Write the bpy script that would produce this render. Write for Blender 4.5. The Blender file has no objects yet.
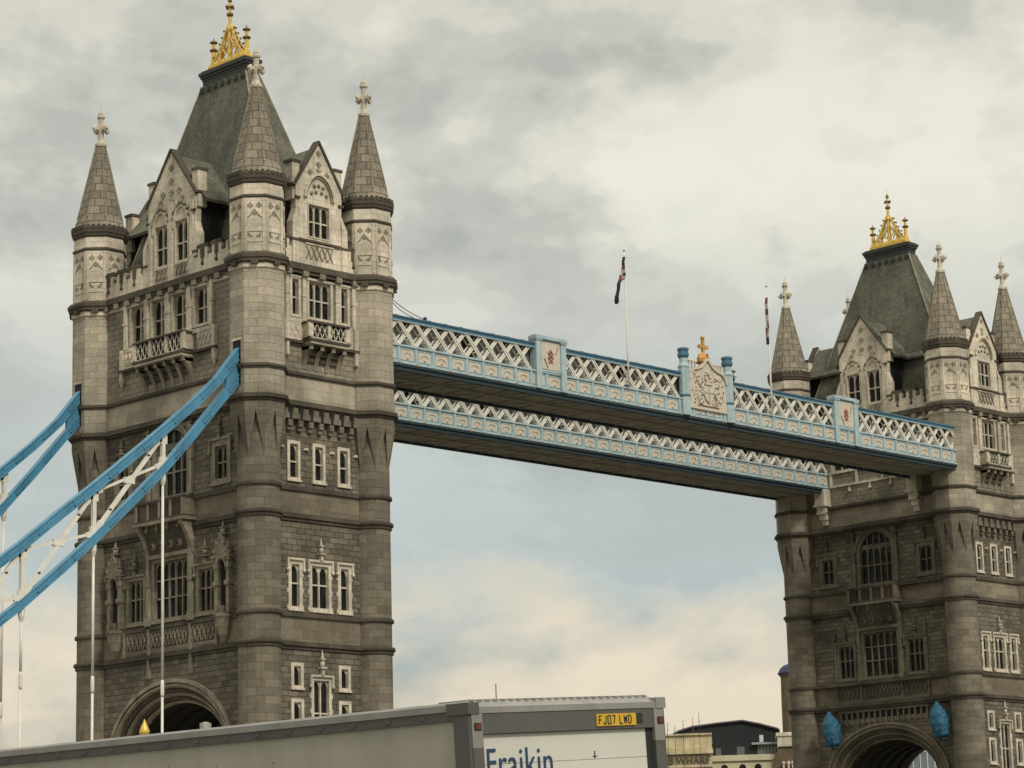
import bpy, math, random
from mathutils import Matrix, Vector
random.seed(7)
C = bpy.context.scene.collection
R = math.radians
PI = math.pi

# ------------------------------------------------------------------ camera
cam = bpy.data.cameras.new('camera')
cam.sensor_width = 36.0
cam.lens = 36.0 * 2552.74 / 1024.0
cam.clip_start = 0.5
cam.clip_end = 9000
camo = bpy.data.objects.new('camera', cam)
C.objects.link(camo)
fw = Vector((0.69749348, 0.68610788, 0.20678208))
rt = Vector((0.70495627, -0.70876784, -0.02616863))
up = Vector((-0.12860599, -0.16402477, 0.978037))
M = Matrix((rt, up, -fw)).transposed().to_4x4()
M.translation = Vector((-115.632880, -142.502725, 1.7))
camo.matrix_world = M
bpy.context.scene.camera = camo

# ------------------------------------------------------------------ exposure, world, sun
sc = bpy.context.scene
sc.view_settings.view_transform = 'Standard'
sc.view_settings.look = 'None'
sc.view_settings.gamma = 1.0
sc.view_settings.exposure = 0.5
SKY_OFF = (7.3, 2.2, 1.9)
SUN_EL, SUN_DIR = R(42), Vector((-0.22, -1.0))
W = bpy.data.worlds.new('World')
sc.world = W
W.use_nodes = True
wn, wl = W.node_tree.nodes, W.node_tree.links
wn.clear()


def N(nt, t, **kw):
    n = nt.nodes.new(t)
    for k, v in kw.items():
        if k.startswith('i_'):
            n.inputs[k[2:].replace('_', ' ')].default_value = v
        else:
            setattr(n, k, v)
    return n


def ramp(nt, stops, interp='LINEAR'):
    n = nt.nodes.new('ShaderNodeValToRGB')
    cr = n.color_ramp
    cr.interpolation = interp
    while len(cr.elements) > 1:
        cr.elements.remove(cr.elements[-1])
    for i, (p, c) in enumerate(stops):
        e = cr.elements[0] if i == 0 else cr.elements.new(p)
        e.position = p
        e.color = (c[0], c[1], c[2], 1) if len(c) == 3 else c
    return n


def build_world():
    nt = W.node_tree
    out = N(nt, 'ShaderNodeOutputWorld')
    bg = N(nt, 'ShaderNodeBackground')
    bg.inputs['Strength'].default_value = 0.1
    sky = N(nt, 'ShaderNodeTexSky', sky_type='NISHITA', sun_disc=False)
    sky.sun_elevation = SUN_EL
    sky.sun_rotation = math.atan2(SUN_DIR.x, SUN_DIR.y)
    tc = N(nt, 'ShaderNodeTexCoord')
    sep = N(nt, 'ShaderNodeSeparateXYZ')
    nt.links.new(tc.outputs['Generated'], sep.inputs[0])
    # overcast colour by height above the horizon (values x10: the background strength is 0.1)
    base = ramp(nt, [(0.0, (4.4, 3.85, 3.05)), (0.070, (4.9, 4.35, 3.5)), (0.094, (4.3, 4.05, 3.4)), (0.125, (3.35, 3.8, 3.75)),
                     (0.20, (3.9, 4.15, 3.9)), (0.25, (5.0, 4.95, 4.45)), (0.34, (4.3, 4.25, 3.8)), (0.6, (6.5, 6.5, 6.1)), (1.0, (9.5, 9.5, 9.0))])
    mp = N(nt, 'ShaderNodeMapping')
    mp.inputs['Scale'].default_value = (1, 1, 1.7)
    mp.inputs['Location'].default_value = SKY_OFF
    nt.links.new(tc.outputs['Generated'], mp.inputs[0])
    n1 = N(nt, 'ShaderNodeTexNoise')
    n1.inputs['Scale'].default_value = 6.0
    n1.inputs['Detail'].default_value = 5
    n1.inputs['Roughness'].default_value = 0.55
    n1.inputs['Distortion'].default_value = 0.2
    nt.links.new(mp.outputs[0], n1.inputs['Vector'])
    n2 = N(nt, 'ShaderNodeTexNoise')
    n2.inputs['Scale'].default_value = 20
    n2.inputs['Detail'].default_value = 7
    n2.inputs['Roughness'].default_value = 0.6
    nt.links.new(mp.outputs[0], n2.inputs['Vector'])
    mixn = N(nt, 'ShaderNodeMath', operation='MULTIPLY_ADD')
    nt.links.new(n2.outputs['Fac'], mixn.inputs[0])
    mixn.inputs[1].default_value = 0.35
    nt.links.new(n1.outputs['Fac'], mixn.inputs[2])
    zw = N(nt, 'ShaderNodeMath', operation='MULTIPLY_ADD')
    zo = N(nt, 'ShaderNodeMath', operation='SUBTRACT')
    nt.links.new(mixn.outputs[0], zo.inputs[0])
    zo.inputs[1].default_value = 0.675
    nt.links.new(zo.outputs[0], zw.inputs[0])
    zw.inputs[1].default_value = -0.22
    nt.links.new(sep.outputs['Z'], zw.inputs[2])
    nt.links.new(zw.outputs[0], base.inputs[0])
    shade = ramp(nt, [(0.52, (0.68, 0.70, 0.70)), (0.60, (0.80, 0.815, 0.805)), (0.67, (0.95, 0.95, 0.925)), (0.73, (1.14, 1.115, 1.06)), (0.81, (1.26, 1.22, 1.15))], 'EASE')
    nt.links.new(mixn.outputs[0], shade.inputs[0])
    # contrast of the clouds: weaker in the even band low over the river
    mul = N(nt, 'ShaderNodeMix', data_type='RGBA', blend_type='MULTIPLY')
    band = ramp(nt, [(0.04, (0.9,) * 3), (0.10, (0.8,) * 3), (0.14, (0.4,) * 3), (0.20, (0.8,) * 3), (0.25, (1, 1, 1))])
    nt.links.new(sep.outputs['Z'], band.inputs[0])
    nt.links.new(band.outputs[0], mul.inputs['Factor'])
    nt.links.new(base.outputs[0], mul.inputs['A'])
    nt.links.new(shade.outputs[0], mul.inputs['B'])
    mx = N(nt, 'ShaderNodeMix', data_type='RGBA')
    mx.inputs['Factor'].default_value = 0.94
    nt.links.new(sky.outputs[0], mx.inputs['A'])
    nt.links.new(mul.outputs['Result'], mx.inputs['B'])
    nt.links.new(mx.outputs['Result'], bg.inputs['Color'])
    nt.links.new(bg.outputs[0], out.inputs[0])


build_world()
sun = bpy.data.lights.new('sun', 'SUN')
sun.energy = 1.5
sun.angle = R(11)
sun.color = (1.0, 0.95, 0.86)
suno = bpy.data.objects.new('sun', sun)
C.objects.link(suno)
sd = Vector((SUN_DIR.x, SUN_DIR.y, 0)).normalized() * math.cos(SUN_EL) + Vector((0, 0, math.sin(SUN_EL)))
suno.rotation_euler = (-sd).to_track_quat('-Z', 'Y').to_euler()
suno.location = (0, 0, 200)

# ------------------------------------------------------------------ materials


def mat_new(name):
    m = bpy.data.materials.new(name)
    m.use_nodes = True
    nt = m.node_tree
    return m, nt, nt.nodes['Principled BSDF']


def paint(name, col, rough=0.55, metal=0.0, dirt=0.25, dirt_col=(0.09, 0.08, 0.06), scale=1.2, streak=False, bump=0.0):
    """painted metal or plain surface, with blotches of dirt"""
    m, nt, b = mat_new(name)
    tc = N(nt, 'ShaderNodeTexCoord')
    mp = N(nt, 'ShaderNodeMapping')
    mp.inputs['Scale'].default_value = (1, 1, 0.25) if streak else (1, 1, 1)
    nt.links.new(tc.outputs['Object'], mp.inputs[0])
    n = N(nt, 'ShaderNodeTexNoise')
    n.inputs['Scale'].default_value = scale
    n.inputs['Detail'].default_value = 8
    n.inputs['Roughness'].default_value = 0.65
    nt.links.new(mp.outputs[0], n.inputs['Vector'])
    r = ramp(nt, [(0.42, (0, 0, 0)), (0.75, (1, 1, 1))])
    nt.links.new(n.outputs['Fac'], r.inputs[0])
    f = N(nt, 'ShaderNodeMath', operation='MULTIPLY')
    nt.links.new(r.outputs[0], f.inputs[0])
    f.inputs[1].default_value = dirt
    mx = N(nt, 'ShaderNodeMix', data_type='RGBA')
    mx.inputs['A'].default_value = (*col, 1)
    mx.inputs['B'].default_value = (*dirt_col, 1)
    nt.links.new(f.outputs[0], mx.inputs['Factor'])
    nt.links.new(mx.outputs['Result'], b.inputs['Base Color'])
    b.inputs['Roughness'].default_value = rough
    b.inputs['Metallic'].default_value = metal
    if bump:
        bp = N(nt, 'ShaderNodeBump')
        bp.inputs['Strength'].default_value = bump
        bp.inputs['Distance'].default_value = 0.05
        nt.links.new(n.outputs['Fac'], bp.inputs['Height'])
        nt.links.new(bp.outputs[0], b.inputs['Normal'])
    return m


def masonry(name, c1, c2, mortar, bw, bh, ms, rough_face=0.0, dirt=0.35, dirt_col=(0.07, 0.06, 0.045), noise=0.5):
    m, nt, b = mat_new(name)
    tc = N(nt, 'ShaderNodeTexCoord')
    br = N(nt, 'ShaderNodeTexBrick')
    br.offset = 0.5
    br.inputs['Scale'].default_value = 1
    br.inputs['Brick Width'].default_value = bw
    br.inputs['Row Height'].default_value = bh
    br.inputs['Mortar Size'].default_value = ms
    br.inputs['Mortar Smooth'].default_value = 0.3
    br.inputs['Bias'].default_value = 0.0
    br.inputs['Color1'].default_value = (*c1, 1)
    br.inputs['Color2'].default_value = (*c2, 1)
    br.inputs['Mortar'].default_value = (*mortar, 1)
    wob = N(nt, 'ShaderNodeTexNoise')
    wob.inputs['Scale'].default_value = 1.3
    nt.links.new(tc.outputs['UV'], wob.inputs['Vector'])
    wv = N(nt, 'ShaderNodeVectorMath', operation='MULTIPLY_ADD')
    nt.links.new(wob.outputs['Color'], wv.inputs[0])
    wv.inputs[1].default_value = (0.16 * noise, 0.05 * noise, 0)
    nt.links.new(tc.outputs['UV'], wv.inputs[2])
    nt.links.new(wv.outputs[0], br.inputs['Vector'])
    # big patches, fine grain and vertical rain streaks
    n1 = N(nt, 'ShaderNodeTexNoise')
    n1.inputs['Scale'].default_value = 0.35
    n1.inputs['Detail'].default_value = 6
    nt.links.new(tc.outputs['Object'], n1.inputs['Vector'])
    n2 = N(nt, 'ShaderNodeTexNoise')
    n2.inputs['Scale'].default_value = 5.5
    n2.inputs['Detail'].default_value = 8
    n2.inputs['Roughness'].default_value = 0.7
    nt.links.new(tc.outputs['Object'], n2.inputs['Vector'])
    mp = N(nt, 'ShaderNodeMapping')
    mp.inputs['Scale'].default_value = (1.6, 1.6, 0.13)
    nt.links.new(tc.outputs['Object'], mp.inputs[0])
    n3 = N(nt, 'ShaderNodeTexNoise')
    n3.inputs['Scale'].default_value = 1.0
    n3.inputs['Detail'].default_value = 7
    nt.links.new(mp.outputs[0], n3.inputs['Vector'])
    r1 = ramp(nt, [(0.32, (0.66, 0.655, 0.63)), (0.68, (1.28, 1.25, 1.21))])
    nt.links.new(n1.outputs['Fac'], r1.inputs[0])
    r2 = ramp(nt, [(0.3, (0.75,) * 3), (0.7, (1.22,) * 3)])
    nt.links.new(n2.outputs['Fac'], r2.inputs[0])
    m1 = N(nt, 'ShaderNodeMix', data_type='RGBA', blend_type='MULTIPLY')
    m1.inputs['Factor'].default_value = 1
    nt.links.new(br.outputs['Color'], m1.inputs['A'])
    nt.links.new(r1.outputs[0], m1.inputs['B'])
    m2 = N(nt, 'ShaderNodeMix', data_type='RGBA', blend_type='MULTIPLY')
    m2.inputs['Factor'].default_value = 0.9
    nt.links.new(m1.outputs['Result'], m2.inputs['A'])
    nt.links.new(r2.outputs[0], m2.inputs['B'])
    r3 = ramp(nt, [(0.5, (0, 0, 0)), (0.78, (1, 1, 1))])
    nt.links.new(n3.outputs['Fac'], r3.inputs[0])
    f = N(nt, 'ShaderNodeMath', operation='MULTIPLY')
    nt.links.new(r3.outputs[0], f.inputs[0])
    f.inputs[1].default_value = dirt
    m3 = N(nt, 'ShaderNodeMix', data_type='RGBA')
    nt.links.new(f.outputs[0], m3.inputs['Factor'])
    nt.links.new(m2.outputs['Result'], m3.inputs['A'])
    m3.inputs['B'].default_value = (*dirt_col, 1)
    nt.links.new(m3.outputs['Result'], b.inputs['Base Color'])
    b.inputs['Roughness'].default_value = 0.92
    # relief
    h = N(nt, 'ShaderNodeMath', operation='MULTIPLY_ADD')
    nt.links.new(br.outputs['Fac'], h.inputs[0])
    h.inputs[1].default_value = -1.0
    hh = N(nt, 'ShaderNodeMath', operation='MULTIPLY')
    nt.links.new(n2.outputs['Fac'], hh.inputs[0])
    hh.inputs[1].default_value = 0.5 + rough_face * 2
    nt.links.new(hh.outputs[0], h.inputs[2])
    bp = N(nt, 'ShaderNodeBump')
    bp.inputs['Strength'].default_value = 0.55
    bp.inputs['Distance'].default_value = 0.03 + 0.07 * rough_face
    nt.links.new(h.outputs[0], bp.inputs['Height'])
    nt.links.new(bp.outputs[0], b.inputs['Normal'])
    return m


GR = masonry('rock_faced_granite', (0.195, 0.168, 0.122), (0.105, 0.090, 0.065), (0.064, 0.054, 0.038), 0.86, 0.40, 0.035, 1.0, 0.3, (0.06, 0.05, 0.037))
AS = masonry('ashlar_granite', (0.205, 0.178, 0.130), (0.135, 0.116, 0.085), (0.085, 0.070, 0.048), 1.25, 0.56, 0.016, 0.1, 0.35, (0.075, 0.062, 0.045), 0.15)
ASU = masonry('upper_ashlar_granite', (0.385, 0.34, 0.262), (0.30, 0.264, 0.203), (0.15, 0.126, 0.09), 1.25, 0.56, 0.014, 0.1, 0.35, (0.13, 0.108, 0.078), 0.12)  # paler ashlar for the octagonal turret shafts
BANDU = masonry('upper_band_granite', (0.36, 0.318, 0.242), (0.27, 0.237, 0.18), (0.19, 0.167, 0.125), 1.7, 0.7, 0.008, 0.1, 0.3, (0.13, 0.108, 0.078), 0.1)  # paler smooth band below the topmost storey
GRU = masonry('upper_rock_faced_granite', (0.30, 0.264, 0.198), (0.225, 0.197, 0.147), (0.135, 0.117, 0.087), 0.86, 0.40, 0.03, 1.0, 0.3, (0.10, 0.083, 0.06))  # paler rock facing for the topmost storey walls
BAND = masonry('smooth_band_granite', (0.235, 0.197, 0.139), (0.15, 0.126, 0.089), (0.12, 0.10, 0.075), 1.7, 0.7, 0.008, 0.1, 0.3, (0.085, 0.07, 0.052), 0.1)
DARKST = masonry('sooty_string_stone', (0.098, 0.081, 0.057), (0.064, 0.053, 0.038), (0.05, 0.042, 0.03), 1.1, 5, 0.012, 0.3, 0.5, (0.035, 0.03, 0.022), 0.1)
PALE = masonry('portland_stone', (0.62, 0.555, 0.44), (0.53, 0.475, 0.37), (0.31, 0.265, 0.195), 1.0, 0.45, 0.010, 0.1, 0.6, (0.16, 0.135, 0.10), 0.1)
TRIM = masonry('window_dressing_stone', (0.60, 0.545, 0.435), (0.51, 0.455, 0.36), (0.40, 0.36, 0.29), 0.8, 0.5, 0.006, 0.1, 0.65, (0.20, 0.17, 0.125), 0.1)
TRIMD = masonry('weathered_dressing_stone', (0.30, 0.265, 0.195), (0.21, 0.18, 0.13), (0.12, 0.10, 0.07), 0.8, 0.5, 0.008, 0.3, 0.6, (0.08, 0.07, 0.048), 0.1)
TRIMS = masonry('shaded_sooty_dressing_stone', (0.19, 0.165, 0.118), (0.13, 0.112, 0.08), (0.08, 0.068, 0.048), 0.8, 0.5, 0.008, 0.3, 0.6, (0.06, 0.052, 0.036), 0.1)  # dressings of the inner faces: soot, plus their shade put into the colour
SPIRE = masonry('spire_stone', (0.31, 0.268, 0.20), (0.20, 0.172, 0.128), (0.085, 0.072, 0.053), 0.85, 0.62, 0.035, 0.5, 0.45, (0.09, 0.075, 0.055), 0.2)
SLATE = masonry('green_slate', (0.155, 0.150, 0.108), (0.10, 0.099, 0.072), (0.055, 0.055, 0.039), 0.28, 0.2, 0.012, 0.4, 0.8, (0.046, 0.046, 0.031), 0.2)
LEAD = paint('dark_lead', (0.024, 0.027, 0.024), 0.6, 0.0, 0.5, (0.05, 0.05, 0.04))
GLASS, _nt, _b = mat_new('dark_window_glass')
_b.inputs['Base Color'].default_value = (0.016, 0.016, 0.014, 1)
_b.inputs['Roughness'].default_value = 0.35
_b.inputs['Specular IOR Level'].default_value = 0.14
_tc = N(_nt, 'ShaderNodeTexCoord')
_n = N(_nt, 'ShaderNodeTexNoise')
_n.inputs['Scale'].default_value = 1.1
_n.inputs['Detail'].default_value = 3
_nt.links.new(_tc.outputs['Object'], _n.inputs['Vector'])
_r = ramp(_nt, [(0.4, (0.010, 0.010, 0.009)), (0.62, (0.022, 0.022, 0.019)), (0.72, (0.065, 0.062, 0.05))])  # paler blotches paint uneven reflections into the glass colour
_nt.links.new(_n.outputs['Fac'], _r.inputs[0])
_nt.links.new(_r.outputs[0], _b.inputs['Base Color'])
DARK = paint('dark_recess', (0.012, 0.011, 0.009), 0.9, 0, 0.2, (0.02, 0.018, 0.015))
VAULT_DARK = paint('vault_stone', (0.022, 0.019, 0.015), 0.95, 0, 0.4, (0.02, 0.018, 0.014))  # vault stone blackened, the shade of the passage put into its colour
GOLD = paint('gilding', (0.74, 0.50, 0.10), 0.42, 0.3, 0.6, (0.34, 0.19, 0.04), 3.5)
GOLDO = paint('ochre_gilding', (0.55, 0.29, 0.075), 0.6, 0.1, 0.6, (0.26, 0.12, 0.03), 4)
GOLDD = paint('tarnished_gilding', (0.20, 0.12, 0.04), 0.6, 0.2, 0.5, (0.08, 0.05, 0.03), 3.5)
BLUE = paint('bridge_blue', (0.072, 0.245, 0.37), 0.42, 0, 0.6, (0.03, 0.10, 0.15), 0.9, True)
BLUED = paint('bolt_blue', (0.035, 0.12, 0.19), 0.5, 0, 0.35, (0.04, 0.12, 0.17), 0.9, True)
RAILB = paint('deep_blue_rail', (0.055, 0.145, 0.215), 0.45, 0, 0.5, (0.04, 0.09, 0.12), 1.5)
PBLUE = paint('pale_blue_paint', (0.375, 0.475, 0.485), 0.5, 0, 0.6, (0.17, 0.22, 0.21), 1.5)
TEAL = paint('dark_teal_fascia', (0.010, 0.030, 0.040), 0.7, 0, 0.4, (0.03, 0.03, 0.025))
WHITE = paint('white_paint', (0.70, 0.66, 0.56), 0.5, 0, 0.4, (0.30, 0.27, 0.22), 1.6)
CREAMD = paint('stained_cream', (0.40, 0.345, 0.25), 0.6, 0, 0.5, (0.2, 0.15, 0.1), 2.5)
CREAM = paint('cream_paint', (0.56, 0.50, 0.39), 0.6, 0, 0.5, (0.30, 0.24, 0.17), 2.5)
SOFF = paint('grimy_soffit', (0.34, 0.30, 0.23), 0.8, 0, 0.5, (0.13, 0.115, 0.09), 0.9)
RUST = paint('rusty_boss', (0.24, 0.14, 0.08), 0.8, 0, 0.4)
REDP = paint('red_paint', (0.40, 0.17, 0.12), 0.6, 0, 0.3)
ROOFG = paint('walkway_roofing', (0.26, 0.22, 0.175), 0.8, 0, 0.5)
GREYGL = paint('pale_walkway_glazing', (0.24, 0.26, 0.25), 0.25, 0, 0.6, (0.08, 0.085, 0.08), 0.6)
LBLUE = paint('lantern_blue', (0.015, 0.105, 0.175), 0.6, 0, 0.7, (0.008, 0.045, 0.075), 3)
LBLACK = paint('lantern_lattice', (0.006, 0.025, 0.04), 0.5, 0, 0.2, (.005, .01, .02))

# ------------------------------------------------------------------ mesh builder


class MB:
    def __init__(s, *mats):
        s.v, s.f, s.fm, s.mats, s.mi, s.M, s.flip = [], [], [], list(mats), 0, Matrix(), False
        s.uvo = {}

    def add(s, vs, fs, smooth=False, cyl=None):
        o = len(s.v)
        for p in vs:
            s.v.append(s.M @ Vector(p))
        for f in fs:
            s.f.append(tuple(o + i for i in f))
            s.fm.append((s.mi, smooth, cyl))
        return o

    def box(s, x0, x1, y0, y1, z0, z1):
        if x0 > x1: x0, x1 = x1, x0
        if y0 > y1: y0, y1 = y1, y0
        if z0 > z1: z0, z1 = z1, z0
        s.add([(x0, y0, z0), (x1, y0, z0), (x1, y1, z0), (x0, y1, z0), (x0, y0, z1), (x1, y0, z1), (x1, y1, z1), (x0, y1, z1)],
              [(3, 2, 1, 0), (4, 5, 6, 7), (0, 1, 5, 4), (1, 2, 6, 5), (2, 3, 7, 6), (3, 0, 4, 7)])

    def taper(s, x0, x1, y0, y1, z0, z1, k, ky=None):
        """box whose top is scaled by k about its centre"""
        ky = k if ky is None else ky
        cx, cy, hx, hy = (x0 + x1) / 2, (y0 + y1) / 2, abs(x1 - x0) / 2, abs(y1 - y0) / 2
        s.add([(cx - hx, cy - hy, z0), (cx + hx, cy - hy, z0), (cx + hx, cy + hy, z0), (cx - hx, cy + hy, z0),
               (cx - hx * k, cy - hy * ky, z1), (cx + hx * k, cy - hy * ky, z1), (cx + hx * k, cy + hy * ky, z1), (cx - hx * k, cy + hy * ky, z1)],
              [(3, 2, 1, 0), (4, 5, 6, 7), (0, 1, 5, 4), (1, 2, 6, 5), (2, 3, 7, 6), (3, 0, 4, 7)])

    def lathe(s, prof, n=8, cx=0, cy=0, rot=None, smooth=False, cap=True, sy=1.0):
        """prof: (apothem-or-radius, z); n<=12 -> r is the apothem and flats face the axes"""
        rot = PI / n if rot is None else rot
        k = 1 / math.cos(PI / n) if n <= 12 else 1
        vs, fs = [], []
        for r, z in prof:
            for i in range(n):
                a = rot + 2 * PI * i / n
                vs.append((cx + r * k * math.cos(a), cy + sy * r * k * math.sin(a), z))
        for j in range(len(prof) - 1):
            for i in range(n):
                i2 = (i + 1) % n
                fs.append((j * n + i, j * n + i2, (j + 1) * n + i2, (j + 1) * n + i))
        if cap:
            fs.append(tuple(reversed(range(n))))
            fs.append(tuple((len(prof) - 1) * n + i for i in range(n)))
        ax = s.M @ Vector((cx, cy, 0))
        s.add(vs, fs, smooth, (ax.x, ax.y, prof[0][0]))

    def beam(s, p, q, w, h, upv=(0, 0, 1)):
        """rectangular bar from p to q; w across, h along upv"""
        p, q = Vector(p), Vector(q)
        d = (q - p)
        if d.length < 1e-6: return
        d.normalize()
        u = Vector(upv)
        x = d.cross(u)
        if x.length < 1e-4: x = d.cross(Vector((1, 0, 0)))
        x.normalize()
        u = x.cross(d).normalized()
        vs = []
        for c in (p, q):
            for sx, su in ((-1, -1), (1, -1), (1, 1), (-1, 1)):
                vs.append(c + x * sx * w / 2 + u * su * h / 2)
        s.add(vs, [(0, 1, 2, 3), (7, 6, 5, 4), (4, 5, 1, 0), (5, 6, 2, 1), (6, 7, 3, 2), (7, 4, 0, 3)])

    def tube(s, pts, r, n=8, r2=None):
        r2 = r if r2 is None else r2
        pts = [Vector(p) for p in pts]
        vs, fs = [], []
        for j, p in enumerate(pts):
            d = (pts[min(j + 1, len(pts) - 1)] - pts[max(j - 1, 0)]).normalized()
            x = d.cross(Vector((0, 0, 1)))
            if x.length < 1e-3: x = Vector((1, 0, 0))
            x.normalize()
            y = d.cross(x)
            rr = r + (r2 - r) * j / max(1, len(pts) - 1)
            for i in range(n):
                a = 2 * PI * i / n
                vs.append(p + x * rr * math.cos(a) + y * rr * math.sin(a))
        for j in range(len(pts) - 1):
            for i in range(n):
                i2 = (i + 1) % n
                fs.append((j * n + i, (j + 1) * n + i, (j + 1) * n + i2, j * n + i2))
        fs.append(tuple(range(n)))
        fs.append(tuple((len(pts) - 1) * n + i for i in reversed(range(n))))
        s.add(vs, fs, n > 6)

    def ball(s, c, r, n=8, sz=1.0):
        prof = []
        m = max(3, n // 2)
        for j in range(m + 1):
            a = -PI / 2 + PI * j / m
            prof.append((max(0.001, r * math.cos(a)), c[2] + sz * r * math.sin(a)))
        k = math.cos(PI / n) if n <= 12 else 1
        s.lathe([(a * k, b) for a, b in prof], n, c[0], c[1], smooth=True)

    def prism(s, poly, y0, y1):
        """polygon in (x,z), extruded along y from y0 to y1 (y1>y0 faces outward)"""
        n = len(poly)
        ar = sum(poly[i][0] * poly[(i + 1) % n][1] - poly[(i + 1) % n][0] * poly[i][1] for i in range(n))
        if ar < 0: poly = list(reversed(poly))
        vs = [(x, y0, z) for x, z in poly] + [(x, y1, z) for x, z in poly]
        fs = [tuple(range(n)), tuple(n + i for i in reversed(range(n)))]
        for i in range(n):
            j = (i + 1) % n
            fs.append((i, n + i, n + j, j))
        s.add(vs, fs)

    def arch_head(s, xl, xr, zt, n0, n1, curve):
        """fills between curve (list of (x,z), left to right) and the level zt: a plate from n0 (back) to n1 (front)"""
        for (xa, za), (xb, zb) in zip(curve[:-1], curve[1:]):
            if za >= zt - 1e-4 and zb >= zt - 1e-4: continue
            s.add([(xa, n0, za), (xb, n0, zb), (xb, n0, zt), (xa, n0, zt), (xa, n1, za), (xb, n1, zb), (xb, n1, zt), (xa, n1, zt)],
                  [(0, 1, 2, 3), (7, 6, 5, 4), (4, 5, 1, 0), (6, 7, 3, 2)])

    def build(s, name, parent=None, mat=None, mw=None):
        me = bpy.data.meshes.new(name)
        me.from_pydata([tuple(v) for v in s.v], [], s.f)
        for m in (s.mats if mat is None else [mat]):
            me.materials.append(m)
        uv = me.uv_layers.new(name='UVMap')
        for p, (mi, sm, cyl) in zip(me.polygons, s.fm):
            p.material_index = mi
            p.use_smooth = sm
            n = p.normal
            if abs(n.z) > 0.85:
                for li in p.loop_indices:
                    c = me.vertices[me.loops[li].vertex_index].co
                    uv.data[li].uv = (c.x, c.y)
            else:
                t = Vector((-n.y, n.x, 0)).normalized()
                u0 = 37.3
                if cyl:
                    u0 += cyl[2] * math.atan2(p.center.y - cyl[1], p.center.x - cyl[0]) - Vector((cyl[0], cyl[1], 0)).dot(t)
                for li in p.loop_indices:
                    c = me.vertices[me.loops[li].vertex_index].co
                    uv.data[li].uv = (c.dot(t) + u0, c.z + 100)
        o = bpy.data.objects.new(name, me)
        C.objects.link(o)
        if parent is not None: o.parent = parent
        if mw is not None: o.matrix_local = mw
        return o


def pointed(xl, xr, zs, rise, n=5):
    """pointed arch curve"""
    c = (xl + xr) / 2
    pts = []
    for i in range(n + 1):
        t = i / n
        pts.append((xl + (c - xl) * (1 - math.cos(t * PI / 2)) ** 0.9, zs + rise * math.sin(t * PI / 2) ** 1.0))
    pts[-1] = (c, zs + rise)
    return pts + [(2 * c - x, z) for x, z in reversed(pts[:-1])]


def ellipse(a, b, z0, n=24, cx=0):
    return [(cx - a * math.cos(PI * i / n), z0 + b * math.sin(PI * i / n)) for i in range(n + 1)]


def thing(name, label, cat, loc=(0, 0, 0), rz=0.0, group=None):
    o = bpy.data.objects.new(name, None)
    o.empty_display_size = 1
    C.objects.link(o)
    o.location = loc
    o.rotation_euler = (0, 0, rz)
    tag(o, label, cat, group)
    return o


def tag(o, label=None, cat=None, group=None, kind=None):
    if label: o['label'] = label
    if cat: o['category'] = cat
    if group: o['group'] = group
    if kind: o['kind'] = kind
    return o


def copy_tree(o, parent=None):
    c = o.copy()
    C.objects.link(c)
    if parent is not None:
        c.parent = parent
        c.matrix_parent_inverse = o.matrix_parent_inverse.copy()
    for ch in list(o.children):
        copy_tree(ch, c)
    return c


# ------------------------------------------------------------------ ground, river, road
def sheet(name, x0, x1, y0, y1, z, mat, thick=0.0):
    m = MB(mat)
    if thick:
        m.box(x0, x1, y0, y1, z - thick, z)
    else:
        m.add([(x0, y0, z), (x1, y0, z), (x1, y1, z), (x0, y1, z)], [(0, 1, 2, 3)])
    o = m.build(name)
    tag(o, kind='structure')
    return o


WATER = paint('river_water', (0.075, 0.072, 0.055), 0.12, 0, 0.3, (0.05, 0.05, 0.04), 0.05)
ASPH = paint('asphalt', (0.05, 0.05, 0.048), 0.9, 0, 0.5, (0.03, 0.03, 0.03), 0.7)
PAVE = paint('paving', (0.22, 0.21, 0.19), 0.9, 0, 0.4, (0.12, 0.11, 0.10), 0.7)
EARTH = paint('city_ground', (0.16, 0.15, 0.13), 0.95, 0, 0.4, (0.08, 0.08, 0.06), 0.02)
sheet('river', -4000, 4000, -4000, 4000, -3.0, WATER)
sheet('ground', -2200, -80, -2200, 2200, -0.004, EARTH, 4.5)
sheet('far_bank', 166, 3500, -3500, 3500, 3.0, EARTH, 8)
sheet('road', -106.5, -97.2, -170, -90, 0.0, ASPH)
_m = MB(PAVE)
_m.box(-97.2, -94.6, -170, -90, 0.0, 0.12)
tag(_m.build('pavement'), kind='structure')
_m = MB(PAVE)
_m.box(-109.2, -106.5, -170, -90, 0.0, 0.12)
tag(_m.build('pavement'), kind='structure')
_m = MB(paint('road_white', (0.7, 0.7, 0.66), 0.8))
for i in range(16):
    _m.box(-102.0, -101.9, -168 + i * 5, -166 + i * 5, 0.0, 0.006)
tag(_m.build('road_marking'), kind='structure')
_m = MB(SOFF, PBLUE, ASPH)
_m.box(-96, -5.2, -8.6, 8.6, 5.6, 6.5)
_m.box(-5.2, 87.5, -6.0, 6.0, 5.6, 6.49)
_m.box(87.5, 178, -8.6, 8.6, 5.6, 6.5)
_m.mi = 1
for y in (-8.6, 8.3):
    _m.box(-96, -7.2, y, y + 0.3, 6.5, 7.7)
    _m.box(89.6, 178, y, y + 0.3, 6.5, 7.7)
tag(_m.build('bridge_roadway'), kind='structure')

# ------------------------------------------------------------------ the tower
WX_LO, WX_UP = 5.5, 5.7      # wall planes of the arched faces (distance from the tower's centre)
WY_LO, WY_UP = 9.6, 9.9      # wall planes of the narrow faces
TX, TY = 5.1, 9.2            # turret centres
RLO, RUP = 1.46, 1.86
S = dict(S0=46.75, S1=39.6, S2=37.45, S3=31.5, S4=29.6, S5=22.75, S6=20.75)
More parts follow.
